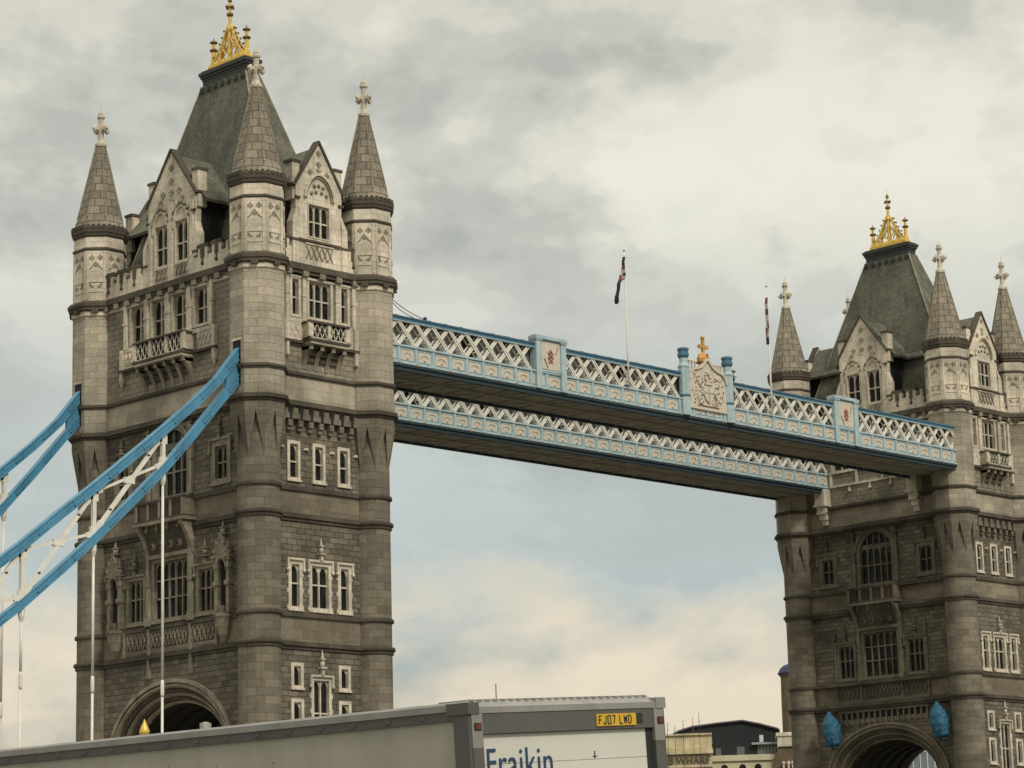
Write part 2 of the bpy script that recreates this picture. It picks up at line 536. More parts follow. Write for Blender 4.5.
# a face frame: x = along the face, y = outward distance from the tower centre, z = up.
FR = {'west': Matrix.Rotation(PI / 2, 4, 'Z'), 'south': Matrix.Rotation(PI, 4, 'Z'),
      'east': Matrix.Rotation(-PI / 2, 4, 'Z'), 'north': Matrix()}
# west: (a,n)->(-n,a); south: (a,n)->(-a,-n); east: (a,n)->(n,-a)


def wall_sheet(m, a0, a1, z0, z1, n, holes, depth=0.5):
    xs = sorted(set([a0, a1] + [h[0] for h in holes] + [h[1] for h in holes]))
    zs = sorted(set([z0, z1] + [h[2] for h in holes] + [h[3] for h in holes]))
    xs = [x for x in xs if a0 - 1e-6 <= x <= a1 + 1e-6]
    zs = [z for z in zs if z0 - 1e-6 <= z <= z1 + 1e-6]
    for i in range(len(xs) - 1):
        for j in range(len(zs) - 1):
            cx, cz = (xs[i] + xs[i + 1]) / 2, (zs[j] + zs[j + 1]) / 2
            if any(h[0] < cx < h[1] and h[2] < cz < h[3] for h in holes): continue
            m.add([(xs[i], n, zs[j]), (xs[i + 1], n, zs[j]), (xs[i + 1], n, zs[j + 1]), (xs[i], n, zs[j + 1])], [(3, 2, 1, 0)])
    for h in holes:
        b = n - depth
        m.add([(h[0], n, h[2]), (h[1], n, h[2]), (h[1], n, h[3]), (h[0], n, h[3]), (h[0], b, h[2]), (h[1], b, h[2]), (h[1], b, h[3]), (h[0], b, h[3])],
              [(0, 1, 5, 4), (1, 2, 6, 5), (2, 3, 7, 6), (3, 0, 4, 7)])


def finial_stone(m, x, z, h, n0, w=0.34):
    """a small carved pinnacle standing on a hood mould against the wall"""
    y = n0 + 0.16
    m.box(x - w * .34, x + w * .34, n0 - .02, y + .13, z, z + h * .25)
    m.box(x - w * .75, x + w * .75, n0 - .02, y + .24, z + h * .25, z + h * .33)
    m.ball((x, y, z + h * .44), w * .62, 6)
    m.box(x - w * .26, x + w * .26, n0 - .02, y + .1, z + h * .3, z + h * .62)
    m.box(x - w * .5, x + w * .5, n0 - .02, y + .18, z + h * .60, z + h * .66)
    m.lathe([(w * .30, z + h * .66), (0.02, z + h)], 6, x, y)


def window(parent, Mf, a, z, n, w, h, lights=1, tr=(0.55,), fw_=0.22, d=0.28, mat=None, quoin=False, hood=False, fin=0.0,
           big_arch=False, heads=True, mull=0.11, name='window', proud=0.06, sill=True):
    """one window: stone frame (mesh) > pane"""
    mat = mat or TRIM
    m = MB(mat)
    m.box(-w / 2 - fw_, -w / 2, -d - .05, proud, -fw_ * .8, h + fw_)
    m.box(w / 2, w / 2 + fw_, -d - .05, proud, -fw_ * .8, h + fw_)
    m.box(-w / 2, w / 2, -d - .05, proud - .003, h, h + fw_)
    m.box(-w / 2, w / 2, -d - .05, proud - .003, -fw_ * .8, 0)
    if sill:
        m.box(-w / 2 - fw_ - .05, w / 2 + fw_ + .05, -.05, proud + .09, -fw_ * .8 - .12, -fw_ * .8 + .02)
    if quoin:
        k = int(h / 0.5)
        for i in range(k + 1):
            if i % 2 == 0:
                zz = -fw_ * .8 + i * (h + fw_) / (k + .5)
                for sg in (-1, 1):
                    m.box(sg * (w / 2 + fw_ - .02), sg * (w / 2 + fw_ + .11), -.05, proud - .012, zz, zz + .30)
    lw = w / lights
    for i in range(1, lights):
        x = -w / 2 + i * lw
        m.box(x - mull / 2, x + mull / 2, -d, -d + .16, 0, h)
    for t in tr:
        m.box(-w / 2, w / 2, -d, -d + .13, h * t - .055, h * t + .055)
    if big_arch:
        cv = ellipse(w / 2, h * .36, h * .64, 14)
        m.arch_head(-w / 2, w / 2, h + .01, -d, -.02, cv)
        for i in range(lights):
            xl, xr = -w / 2 + i * lw + mull / 2, -w / 2 + (i + 1) * lw - mull / 2
            m.arch_head(xl, xr, h * .66 + lw * .75, -d, -d + .12, pointed(xl, xr, h * .60, lw * .6))
        cv2 = ellipse(w / 2 + fw_ + .10, h * .36 + .42, h * .64, 14)
        for p, q in zip(cv2[:-1], cv2[1:]):
            m.beam((p[0], .05, p[1]), (q[0], .05, q[1]), .26, .22, (0, 0, 1))
    elif heads:
        for i in range(lights):
            xl, xr = -w / 2 + i * lw + (mull / 2 if i else 0), -w / 2 + (i + 1) * lw - (mull / 2 if i < lights - 1 else 0)
            ww = xr - xl
            m.arch_head(xl, xr, h + .005, -d, -d + .12, pointed(xl, xr, h - ww * 1.05, ww * .92))
    if hood:
        e = w / 2 + fw_
        m.box(-e - .14, e + .14, -.03, .20, h + fw_, h + fw_ + .15)
        for sg in (-1, 1):
            m.box(sg * e, sg * (e + .14), -.03, .19, h - .32, h + fw_)
            m.ball((sg * (e + .1), .14, h - .42), .15, 6)
    if fin:
        finial_stone(m, 0, h + fw_ + .12, fin, 0)
    Mw = Mf @ Matrix.Translation((a, n, z))
    fo = m.build(name, parent, mw=Mw)
    g = MB(GLASS)
    g.box(-w / 2 - .02, w / 2 + .02, -d - .04, -d + .004, -.02, h + .02)
    g.build('pane', fo)
    return fo


def hole(a, z, w, h, fw_=0.22):
    e = fw_ * .5
    return (a - w / 2 - e, a + w / 2 + e, z - e, z + h + e)


def balcony(parent, Mf, a, n, hw, z0, z1, proj, ncorb, zc, mat=None, mdark=None, splay=True):
    """oriel balcony: floor slab, pierced parapet, corbels below"""
    mat = mat or PALE
    m = MB(mat, DARKST, DARK, TRIMD)
    m.mi = 1
    m.box(-hw - .12, hw + .12, 0, proj + .14, z0 - .17, z0)
    m.box(-hw - .10, hw + .10, proj - .16, proj + .10, z1 - .12, z1 + .03)
    for sg in (-1, 1):
        m.box(sg * (hw - .16), sg * (hw + .10), 0, proj - .16, z1 - .12, z1 + .03)
    m.mi = 0
    m.box(-hw, hw, 0.02, proj + .04, z0 - .36, z0 - .17)
    m.box(-hw, hw, 0.02, proj + .002, z0, z0 + .12)
    npn = max(1, round(2 * hw / 1.6))
    for i in range(npn + 1):
        x = -hw + i * 2 * hw / npn
        w = .2 if i in (0, npn) else .14
        m.box(x - w, x + w, proj - .16, proj + .04, z0 + .12, z1 - .12)
    m.mi = 0
    for i in range(npn):      # pierced tracery: little crossed bars before a dark backing
        xa, xb = -hw + i * 2 * hw / npn + .16, -hw + (i + 1) * 2 * hw / npn - .16
        k = max(2, round((xb - xa) / .5))
        for j in range(k):
            u0, u1 = xa + (xb - xa) * j / k, xa + (xb - xa) * (j + 1) / k
            m.beam((u0, proj - .06, z0 + .12), (u1, proj - .06, z1 - .12), .06, .06, (0, 1, 0))
            m.beam((u1, proj - .07, z0 + .12), (u0, proj - .07, z1 - .12), .06, .06, (0, 1, 0))
            m.ball(((u0 + u1) / 2, proj - .06, (z0 + z1) / 2), .13, 6)
    m.mi = 2
    m.box(-hw + .1, hw - .1, proj - .15, proj - .09, z0 + .1, z1 - .12)
    m.mi = 0
    for sg in (-1, 1):
        m.box(sg * hw, sg * (hw - .12), 0, proj - .16, z0, z1 - .12)
    m.mi = 3
    # corbels
    for i in range(ncorb):
        x = -hw + .18 + i * (2 * hw - .36) / (ncorb - 1)
        prof = []
        for t in range(7):
            u = t / 6
            prof.append((0.05 + (proj - .05) * (u ** 1.7), zc + (z0 - .36 - zc) * u))
        w = .17
        vs = []
        for xx in (x - w, x + w):
            vs += [(xx, 0, zc)] + [(xx, y, z) for y, z in prof] + [(xx, 0, z0 - .36)]
        k = len(prof) + 2
        fs = [tuple(range(k)), tuple(k + j for j in reversed(range(k)))]
        for j in range(k):
            fs.append((j, k + j, k + (j + 1) % k, (j + 1) % k))
        m.add(vs, fs)
        m.box(x - .17, x + .17, 0, proj * .86, z0 - .75, z0 - .5)
    m.mi = 1
    m.box(-hw + .2, hw - .2, 0, proj * .62, z0 - .62, z0 - .34)
    m.box(-hw + .25, hw - .25, 0, proj * .36, z0 - 1.05, z0 - .6)
    m.box(-hw + .3, hw - .3, 0, proj * .16, z0 - 1.5, z0 - 1.0)
    return m.build('balcony', parent, mw=Mf @ Matrix.Translation((a, n, 0)))


def string_courses(tw):
    for key, z in S.items():
        m = MB(DARKST, PALE, AS, TRIMD)
        for fr, hw, nlo, nup in (('west', TY, WX_LO, WX_UP), ('east', TY, WX_LO, WX_UP), ('south', TX, WY_LO, WY_UP), ('north', TX, WY_LO, WY_UP)):
            m.M = FR[fr]
            L = hw - 1.0
            if key == 'S0':
                m.mi = 1
                m.box(-L, L, nup - .3, nup + .12, z - .25, z + .05)
                m.mi = 0
                m.box(-L, L, nup - .3, nup + .30, z + .05, z + .30)
                m.prism([(-L, z + .30), (L, z + .30), (L, z + .62), (-L, z + .62)], nup - .3, nup + .42)
                m.box(-L, L, nup - .3, nup + .34, z + .62, z + .78)
                m.mi = 3
                k = int(2 * (hw - 2) / 1.25)
                for i in range(k + 1):
                    x = -hw + 2 + i * (2 * hw - 4) / k
                    m.box(x - .26, x + .26, nup - .2, nup + .40, z - .10, z + .28)
            elif key in ('S1',):
                m.box(-L, L, nup - .3, nup + .16, z - .12, z + .10)
                m.box(-L, L, nup - .3, nup + .08, z - .22, z - .12)
            elif key in ('S2',):
                m.box(-L, L, nup - .4, nup + .26, z - .16, z + .10)
                m.box(-L, L, nup - .4, nup + .12, z + .10, z + .22)
                m.box(-L, L, nup - .5, nup + .10, z - .32, z - .16)
            else:
                big = key in ('S4', 'S6')
                p = .24 if big else .17
                m.box(-L, L, nlo - .3, nlo + p, z - .13, z + .11)
                m.box(-L, L, nlo - .3, nlo + p * .5, z + .11, z + .2)
                if big:
                    m.box(-L, L, nlo - .3, nlo + p * .45, z - .36, z - .13)
        m.build('string_course', tw)


def corbelled_turret(m):
    """turret shaft: round below, octagonal above the corbels"""
    m.mi = 0
    m.lathe([(RLO, 0), (RLO, S['S2'] - .2)], 24, smooth=True, cap=False)
    z1, z0 = 36.45, 33.65
    m.lathe([(RUP, z1), (RUP, S['S2'])], 8)
    m.mi = 3
    m.lathe([(RUP, S['S2']), (RUP, S['S0'] + .3)], 8)
    m.mi = 0
    k = 1 / math.cos(PI / 8)
    for i in range(8):
        a = PI / 8 + i * PI / 4
        c = Vector((RUP * k * math.cos(a), RUP * k * math.sin(a), z1))
        fl = Vector((RUP * math.cos(a - PI / 8), RUP * math.sin(a - PI / 8), z1))
        fr = Vector((RUP * math.cos(a + PI / 8), RUP * math.sin(a + PI / 8), z1))
        b = Vector((1.45 * math.cos(a), 1.45 * math.sin(a), z0 - .25))
        i1 = Vector((1.3 * math.cos(a - PI / 8), 1.3 * math.sin(a - PI / 8), z1))
        i2 = Vector((1.3 * math.cos(a + PI / 8), 1.3 * math.sin(a + PI / 8), z1))
        m.add([fl, c, fr, b, i2, i1], [(0, 3, 1), (1, 3, 2), (5, 3, 0), (2, 3, 4)])
    for key in S:
        z = S[key]
        if key == 'S0':
            m.mi = 2
            m.lathe([(RUP, z - .35), (RUP + .10, z - .3), (RUP + .12, z + .05)], 8, cap=False)
            m.mi = 1
            m.lathe([(RUP + .1, z + .0), (RUP + .30, z + .12), (RUP + .30, z + .30), (RUP + .38, z + .36), (RUP + .38, z + .60), (RUP + .28, z + .66), (RUP + .2, z + .80)], 8)
            m.mi = 1
            for i in range(8):
                a = i * PI / 4
                for o in (0,):
                    mm = m.M.copy()
                    m.M = mm @ Matrix.Rotation(a, 4, 'Z')
                    m.box(RUP, RUP + .34, o - .24, o + .24, z - .10, z + .28)
                    m.M = mm
        elif key == 'S1':
            m.mi = 1
            m.lathe([(RUP, z - .24), (RUP + .08, z - .22), (RUP + .08, z - .12), (RUP + .16, z - .1), (RUP + .16, z + .08), (RUP, z + .12)], 8, cap=False)
        elif key == 'S2':
            m.mi = 1
            m.lathe([(RUP, z - .34), (RUP + .1, z - .32), (RUP + .1, z - .16), (RUP + .26, z - .14), (RUP + .26, z + .1), (RUP, z + .22)], 8, cap=False)
        else:
            m.mi = 1
            big = key in ('S4', 'S6')
            p = .22 if big else .15
            pr = [(RLO, z - .15), (RLO + p, z - .12), (RLO + p * 1.1, z), (RLO + p, z + .1), (RLO, z + .2)]
            if big: pr = [(RLO, z - .38), (RLO + p * .45, z - .36), (RLO + p * .5, z - .15)] + pr[1:]
            m.lathe(pr, 24, smooth=False, cap=False)


def make_turret(tw, x, y):
    m = MB(AS, DARKST, PALE, ASU)
    corbelled_turret(m)
    t = m.build('turret', tw, mw=Matrix.Translation((x, y, 0)))
    # pale upper stage
    m = MB(PALE, DARKST, TRIMD)
    m.lathe([(RUP - .03, S['S0'] + .7), (RUP - .03, 52.6)], 8)
    m.mi = 1
    m.lathe([(RUP - .03, 51.45), (RUP + .06, 51.5), (RUP + .06, 51.62), (RUP - .03, 51.7)], 8, cap=False)
    m.lathe([(RUP - .05, 52.45), (RUP + .08, 52.6), (RUP + .10, 52.75), (RUP + .17, 52.85), (RUP + .17, 53.15), (RUP + .02, 53.35), (RUP - .1, 53.4)], 8)
    for i in range(8):
        m.M = Matrix.Rotation(i * PI / 4, 4, 'Z')
        m.mi = 1
        for o in (-.58, -.2, .2, .58):      # little cresting teeth under the spire
            m.box(RUP - .1, RUP + .21, o - .11, o + .11, 53.12, 53.42)
        m.mi = 0
        e = RUP - .03
        for o in (-.62, .62):
            m.box(e, e + .05, o - .06, o + .06, 47.7, 51.4)
        for zz in (48.25, 49.0):
            m.box(e, e + .045, -.56, .56, zz, zz + .08)
        for zz, s_ in ((50.9, .30), (50.9, -.30), (50.4, 0)):   # carved trefoils
            m.mi = 2
            m.box(e, e + .05, s_ - .20, s_ + .20, zz - .07, zz + .07)
            m.box(e, e + .052, s_ - .07, s_ + .07, zz - .2, zz + .2)
        for sg in (-1, 1):
            m.beam((e + .03, sg * .5, 50.0), (e + .03, 0, 50.45), .05, .05)
            m.beam((e + .03, sg * .45, 48.9), (e + .03, sg * .3, 48.75), .12, .05)
            m.box(e, e + .04, sg * .12, sg * .42, 48.62, 48.72)
    m.M = Matrix()
    m.build('turret_stage', t)
    m = MB(SPIRE, TRIMD)
    m.lathe([(RUP + .0, 53.35), (1.62, 54.1), (0.34, 60.0)], 8)
    m.mi = 1
    k = 1 / math.cos(PI / 8)
    for i in range(8):
        a = PI / 8 + i * PI / 4
        m.beam((1.60 * k * math.cos(a), 1.60 * k * math.sin(a), 54.15), (.36 * k * math.cos(a), .36 * k * math.sin(a), 59.9), .10, .10)
    m.build('spire', t)
    m = MB(PALE, DARKST)
    m.lathe([(.30, 59.9), (.42, 60.0), (.44, 60.18), (.34, 60.28), (.30, 60.4), (.24, 60.5), (.20, 61.0)], 8)
    m.lathe([(.20, 60.9), (.24, 61.15), (.24, 61.6), (.19, 61.7), (.19, 62.25)], 8)
    m.lathe([(.27, 62.25), (.30, 62.36), (.27, 62.44), (.2, 62.46), (.22, 62.62), (.12, 62.82), (.02, 62.9)], 8)
    for i in range(4):
        m.M = Matrix.Rotation(i * PI / 2, 4, 'Z')
        m.box(.15, .66, -.13, .13, 61.27, 61.5)
        m.ball((.52, 0, 61.53), .15, 6)
        m.ball((.56, 0, 61.24), .15, 6)
        m.ball((.68, .04, 61.39), .15, 6)
    m.M = Matrix()
    m.lathe([(.02, 62.8), (.012, 63.35)], 6)
    m.build('spire_finial', t)
    return t


def side_niche(m, a, n):
    """carved niche with canopy, standing on a bowl corbel"""
    m.mi = 0
    for sg in (-1, 1):
        m.box(a + sg * .62 - .14, a + sg * .62 + .14, n, n + .42, 23.0, 26.6)
        m.box(a + sg * .62 - .2, a + sg * .62 + .2, n, n + .55, 24.9, 25.2)
        m.box(a + sg * .62 - .18, a + sg * .62 + .18, n, n + .5, 26.1, 26.4)
        finial_stone(m, a + sg * .68, 26.4, 1.7, n + .2, .34)
    m.mi = 1
    m.box(a - .50, a + .50, n - .05, n + .04, 23.0, 26.7)
    m.mi = 0
    cv = pointed(a - .5, a + .5, 25.9, .9)
    m.arch_head(a - .5, a + .5, 27.0, n + .15, n + .52, cv)
    m.prism([(a - .85, 26.7), (a + .85, 26.7), (a + .16, 28.2), (a - .16, 28.2)], n, n + .50)
    for sg in (-1, 1):
        m.beam((a + sg * .9, n + .5, 26.6), (a, n + .5, 28.4), .12, .14)
        for t in (.3, .6):
            m.ball((a + sg * .9 * (1 - t), n + .55, 26.7 + 1.8 * t), .14, 6)
    finial_stone(m, a, 28.1, 1.3, n + .1, .4)
    m.mi = 2
    m.box(a - .3, a + .3, n + .05, n + .5, 23.0, 23.5)
    m.mi = 0
    m.lathe([(.08, 20.95), (.22, 21.15), (.42, 21.5), (.60, 22.1), (.66, 22.6), (.74, 22.75), (.74, 22.95)], 10, a, n + .12)


def big_face(tw, fr, inner=False):
    """an arched face of the tower (17 m wide): west = towards land, east = towards the middle of the bridge"""
    Mf = FR[fr]
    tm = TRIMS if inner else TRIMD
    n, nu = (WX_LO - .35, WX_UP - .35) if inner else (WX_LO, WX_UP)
    L = TY - .6
    # --- openings
    H = []
    AW = 6.75
    arch = (-AW, AW, 6.4, 18.72)
    w3 = [(0, 23.35, 3.8, 4.0, 5, (.36, .68)), (-4.0, 23.4, 1.72, 2.95, 3, (.55,)), (4.0, 23.4, 1.72, 2.95, 3, (.55,))]
    w4 = [(0, 32.0, 3.65, 4.75, 5 if inner else 4, (.36,)), (-5.65, 32.45, 1.3, 2.3, 2, (.5,)), (5.65, 32.45, 1.3, 2.3, 2, (.5,))]
    for a, z, w, h, l, tr in w3 + w4: H.append(hole(a, z, w, h))
    # lower wall
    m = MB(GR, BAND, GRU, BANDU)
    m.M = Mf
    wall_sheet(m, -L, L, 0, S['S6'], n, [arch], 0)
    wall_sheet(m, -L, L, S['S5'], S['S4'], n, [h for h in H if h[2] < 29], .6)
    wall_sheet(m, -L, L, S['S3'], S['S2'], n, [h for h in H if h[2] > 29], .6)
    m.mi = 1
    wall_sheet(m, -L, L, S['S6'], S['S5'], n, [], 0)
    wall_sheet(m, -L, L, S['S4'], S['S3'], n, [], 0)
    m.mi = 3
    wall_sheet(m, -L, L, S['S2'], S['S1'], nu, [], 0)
    m.mi = 2
    if not inner:
        w5 = [(x, 43.8, 1.5, 2.75, 2, (.45,)) for x in (-3.68, -1.24, 1.24, 3.68)]
    else:
        w5 = [(x, 43.1, 2.6, 2.8, 3, (.42,)) for x in (-3.0, 0, 3.0)]
    h5 = [hole(a, z, w, h) for a, z, w, h, l, tr in w5]
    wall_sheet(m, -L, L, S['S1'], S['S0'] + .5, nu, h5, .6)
    m.mi = 0
    # spandrels of the great arch: rock-faced up to the outer ring
    m.arch_head(-AW, AW, 18.72, n - .25, n, ellipse(AW, 5.0, 13.7, 30))
    wb = m.build('wall', tw)
    # arch rings stepping inwards
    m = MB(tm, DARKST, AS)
    m.M = Mf
    rings = [(6.75, 5.0, .10, 0), (6.42, 4.72, -.12, 1), (6.10, 4.45, -.34, 0), (5.80, 4.18, -.60, 1), (5.52, 3.94, -.86, 0), (5.2, 3.7, -1.15, 1)]
    for (a0, b0, o0, k0), (a1, b1, o1, k1) in zip(rings[:-1], rings[1:]):
        e0, e1 = [(-a0, 6.4)] + ellipse(a0, b0, 13.7, 30) + [(a0, 6.4)], [(-a1, 6.4)] + ellipse(a1, b1, 13.7, 30) + [(a1, 6.4)]
        m.mi = k0
        for i in range(len(e0) - 1):
            m.add([(e0[i][0], n + o0, e0[i][1]), (e0[i + 1][0], n + o0, e0[i + 1][1]), (e1[i + 1][0], n + o0, e1[i + 1][1]), (e1[i][0], n + o0, e1[i][1])], [(0, 1, 2, 3)])
            m.add([(e1[i][0], n + o0, e1[i][1]), (e1[i + 1][0], n + o0, e1[i + 1][1]), (e1[i + 1][0], n + o1, e1[i + 1][1]), (e1[i][0], n + o1, e1[i][1])], [(0, 1, 2, 3)])
    e0 = [(-6.95, 6.4)] + ellipse(6.95, 5.2, 13.7, 30) + [(6.95, 6.4)]
    for p, q in zip(e0[:-1], e0[1:]):
        m.mi = 0
        m.beam((p[0], n + .05, p[1]), (q[0], n + .05, q[1]), .32, .26)
    for a0, b0, o0 in ((6.58, 4.86, .10), (5.95, 4.3, -.34), (5.35, 3.8, -.86)):
        e0 = ellipse(a0, b0, 13.7, 30)
        for p, q in zip(e0[:-1], e0[1:]):
            m.beam((p[0], n + o0, p[1]), (q[0], n + o0, q[1]), .12, .10)
    m.build('arch', tw)
    # --- windows
    for a, z, w, h, l, tr in w3:
        ctr = a == 0
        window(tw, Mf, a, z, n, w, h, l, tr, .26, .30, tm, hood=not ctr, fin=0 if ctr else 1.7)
    for a, z, w, h, l, tr in w4:
        ctr = a == 0
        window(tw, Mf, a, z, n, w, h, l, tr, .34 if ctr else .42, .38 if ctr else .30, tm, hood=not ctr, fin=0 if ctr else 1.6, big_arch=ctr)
    for a, z, w, h, l, tr in w5:
        window(tw, Mf, a, z, nu, w, h, l, tr, .22, .42, PALE if not inner else TRIM, sill=inner)
    # --- centre bay dressings, level 3 and 4
    m = MB(tm, DARK, AS, DARKST)
    m.M = Mf
    for sg in (-1, 1):
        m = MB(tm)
        m.M = Mf
        m.box(sg * 2.22, sg * 2.55, n, n + .28, 22.9, 28.2)
        m.box(sg * 2.16, sg * 2.62, n, n + .34, 22.9, 23.5)
        m.box(sg * 2.18, sg * 2.60, n, n + .33, 25.7, 25.95)
        m.build('bay_pilaster', tw)
        m = MB(tm)
        m.M = Mf
        m.box(sg * 2.30, sg * 2.62, n, n + .24, 31.8, 36.2)
        m.box(sg * 2.26, sg * 2.68, n, n + .30, 34.3, 34.5)
        finial_stone(m, sg * 2.46, 36.1, 1.2, n, .3)
        m.build('bay_pilaster', tw)
        if inner:
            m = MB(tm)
            m.M = Mf
            m.box(sg * 5.15, sg * 5.32, n, n + .16, 22.9, 26.7)
            finial_stone(m, sg * 5.24, 26.7, 1.4, n, .26)
            m.build('bay_pilaster', tw)
    # carved frieze below level 3
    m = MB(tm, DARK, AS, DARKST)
    m.M = Mf
    m.mi = 0
    m.box(-5.3, 5.3, n, n + .05, 21.1, 22.58)
    for x in (-5.3, -2.35, 2.35, 5.2):
        m.box(x - .06, x + .1, n, n + .22, 20.9, 22.7)
    m.mi = 3
    for p0, p1 in ((-5.1, -2.6), (-2.1, 2.1), (2.6, 5.0)):
        m.box(p0, p1, n + .05, n + .07, 21.35, 22.45)
        m.mi = 0
        k = max(2, int((p1 - p0) / .42))
        for j in range(k):
            x = p0 + (j + .5) * (p1 - p0) / k
            m.beam((x - .2, n + .1, 21.4), (x + .2, n + .1, 22.4), .08, .07, (0, 1, 0))
            m.beam((x + .2, n + .1, 21.4), (x - .2, n + .1, 22.4), .08, .07, (0, 1, 0))
            m.ball((x, n + .1, 21.9), .13, 6)
        m.mi = 3
    m.mi = 2
    m.box(-7.3, 7.3, n, n + .06, 20.9, 21.15)
    if inner:
        m.mi = 0
        for i in range(16):      # blind arcade over the great arch
            x = -4.9 + i * .655
            m.box(x - .08, x + .08, n, n + .2, 19.0, 20.2)
            m.box(x + .1, x + .55, n, n + .1, 19.1, 19.5)
        m.box(-5.2, 5.2, n, n + .24, 20.1, 20.35)
        m.mi = 1
        m.box(-5.0, 5.0, n + .01, n + .02, 19.5, 20.1)
    else:
        for x in (-2.4, 2.4):
            m.mi = 2
            m.box(x - .12, x + .12, n, n + .2, 19.2, 20.9)
    m.build('carved_bay', tw)
    if not inner:
        for sg in (-1, 1):
            m = MB(tm, DARK, AS, DARKST)
            m.M = Mf
            side_niche(m, sg * 6.15, n)
            m.build('niche', tw)
    # balcony on the big coved corbel between levels 3 and 4
    m = MB(tm, DARKST, DARK)
    m.M = Mf @ Matrix.Translation((0, n, 0))
    prof = [(0.02, 27.55), (.18, 27.75), (.34, 28.3), (.55, 28.9), (.90, 29.4), (1.12, 29.65), (1.12, 29.9)]
    for sg in (-1, 1):
        vs, fs = [], []
        for xx in (sg * 2.25, sg * 2.65):
            vs += [(xx, 0, 27.4)] + [(xx, a_, b_) for a_, b_ in prof] + [(xx, 0, 29.9)]
        k = len(prof) + 2
        fs = [tuple(range(k)), tuple(k + j for j in reversed(range(k)))] + [(j, k + j, k + (j + 1) % k, (j + 1) % k) for j in range(k)]
        m.add(vs, fs)
    m.mi = 1
    for (a_, b_), (c_, d_) in zip(prof[:-1], prof[1:]):
        m.add([(-2.25, a_ * .7, b_), (2.25, a_ * .7, b_), (2.25, c_ * .7, d_), (-2.25, c_ * .7, d_)], [(0, 1, 2, 3)])
    m.mi = 0
    m.box(-2.3, 2.3, 0, .3, 27.62, 27.9)
    for x in (-1.5, -.5, .5, 1.5):      # carved roundels under the cove
        m.ball((x, .34, 28.45), .30, 8)
        m.mi = 2
        m.ball((x, .5, 28.45), .17, 8)
        m.mi = 0
    for x in (-1.8, -.6, .6, 1.8):
        m.ball((x, .8, 29.55), .17, 6)
        m.box(x - .1, x + .1, .3, .85, 29.6, 29.9)
    m.box(-2.85, 2.85, 0, 1.22, 29.9, 30.12)
    m.mi = 1
    m.box(-2.75, 2.75, 0, 1.12, 30.12, 30.28)
    m.box(-2.75, 2.75, .94, 1.14, 31.45, 31.62)
    for sg in (-1, 1):
        m.box(sg * 2.55, sg * 2.75, 0, .94, 31.45, 31.62)
    m.mi = 0
    for x in (-2.62, -1.3, 0, 1.3, 2.62):
        m.box(x - .12, x + .12, .95, 1.1, 30.28, 31.45)
    for i in range(22):
        x = -2.5 + i * .238
        m.mi = 1
        m.box(x - .04, x + .04, .99, 1.06, 30.28, 31.45)
    m.mi = 0
    for sg in (-1, 1):
        m.box(sg * 2.58, sg * 2.72, 0, .95, 30.28, 31.45)
    m.build('oriel_balcony', tw)
    # level 5 dressings
    if not inner:
        m = MB(PALE, DARKST, DARK)
        m.M = Mf
        for x in (-4.98, -2.46, 0, 2.46, 4.98):
            w = .2 if abs(x) < 4 else .16
            m.box(x - w, x + w, nu, nu + .22, 43.4, 46.8)
            m.box(x - w - .05, x + w + .05, nu, nu + .28, 45.2, 45.4)
        m.box(-5.15, 5.15, nu, nu + .14, 43.2, 43.5)
        m.box(-5.15, 5.15, nu, nu + .10, 46.62, 46.75)
        for sg in (-1, 1):
            m.box(sg * 5.2, sg * 5.5, nu, nu + .3, 41.2, 43.4)
            m.lathe([(.04, 40.6), (.2, 41.0), (.24, 41.3)], 6, sg * 5.35, nu + .15)
            m.mi = 1
            m.box(sg * 3.2, sg * 5.55, nu, nu + .36, 41.72, 41.9)
            m.mi = 0
            m.box(sg * 3.3, sg * 5.2, nu, nu + .1, 41.9, 43.3)
            for j in range(4):
                x0 = sg * (3.55 + j * .42)
                m.beam((x0 - .18, nu + .13, 42.2), (x0 + .18, nu + .13, 43.0), .06, .06, (0, 1, 0))
                m.beam((x0 + .18, nu + .13, 42.2), (x0 - .18, nu + .13, 43.0), .06, .06, (0, 1, 0))
        m.build('window_dressing', tw)
        balcony(tw, Mf, 0, nu, 2.8, 41.95, 43.35, 1.0, 6, 39.75)
    else:
        m = MB(TRIM)
        m.M = Mf
        for x in (-2.4, 0, 2.4):
            m.ball((x, nu + .12, 41.0), .17, 8)
            m.box(x - .1, x + .1, nu, nu + .1, 41.0, 41.5)
        m.box(-4.7, 4.7, nu, nu + .14, 41.5, 41.7)
        for x in (-4.55, -1.5, 1.5, 4.55):
            m.box(x - .12, x + .12, nu, nu + .12, 41.7, 43.0)
        m.build('window_dressing', tw)
        for sg in (-1, 1):     # stone brackets that carry the walkways
            m = MB(TRIM)
            m.M = Mf
            for (z0, z1, p, hw) in ((39.8, 41.4, 1.0, .58), (39.1, 39.8, .8, .50), (38.5, 39.1, .55, .42), (38.0, 38.5, .35, .32)):
                m.box(sg * 5.35 - hw, sg * 5.35 + hw, nu - .2, nu + p, z0, z1)
            m.box(sg * 5.35 - .68, sg * 5.35 + .68, nu - .2, nu + 1.1, 39.75, 39.95)
            m.box(sg * 5.35 - .5, sg * 5.35 + .5, nu - .2, nu + .9, 39.05, 39.2)
            m.build('walkway_bracket', tw)


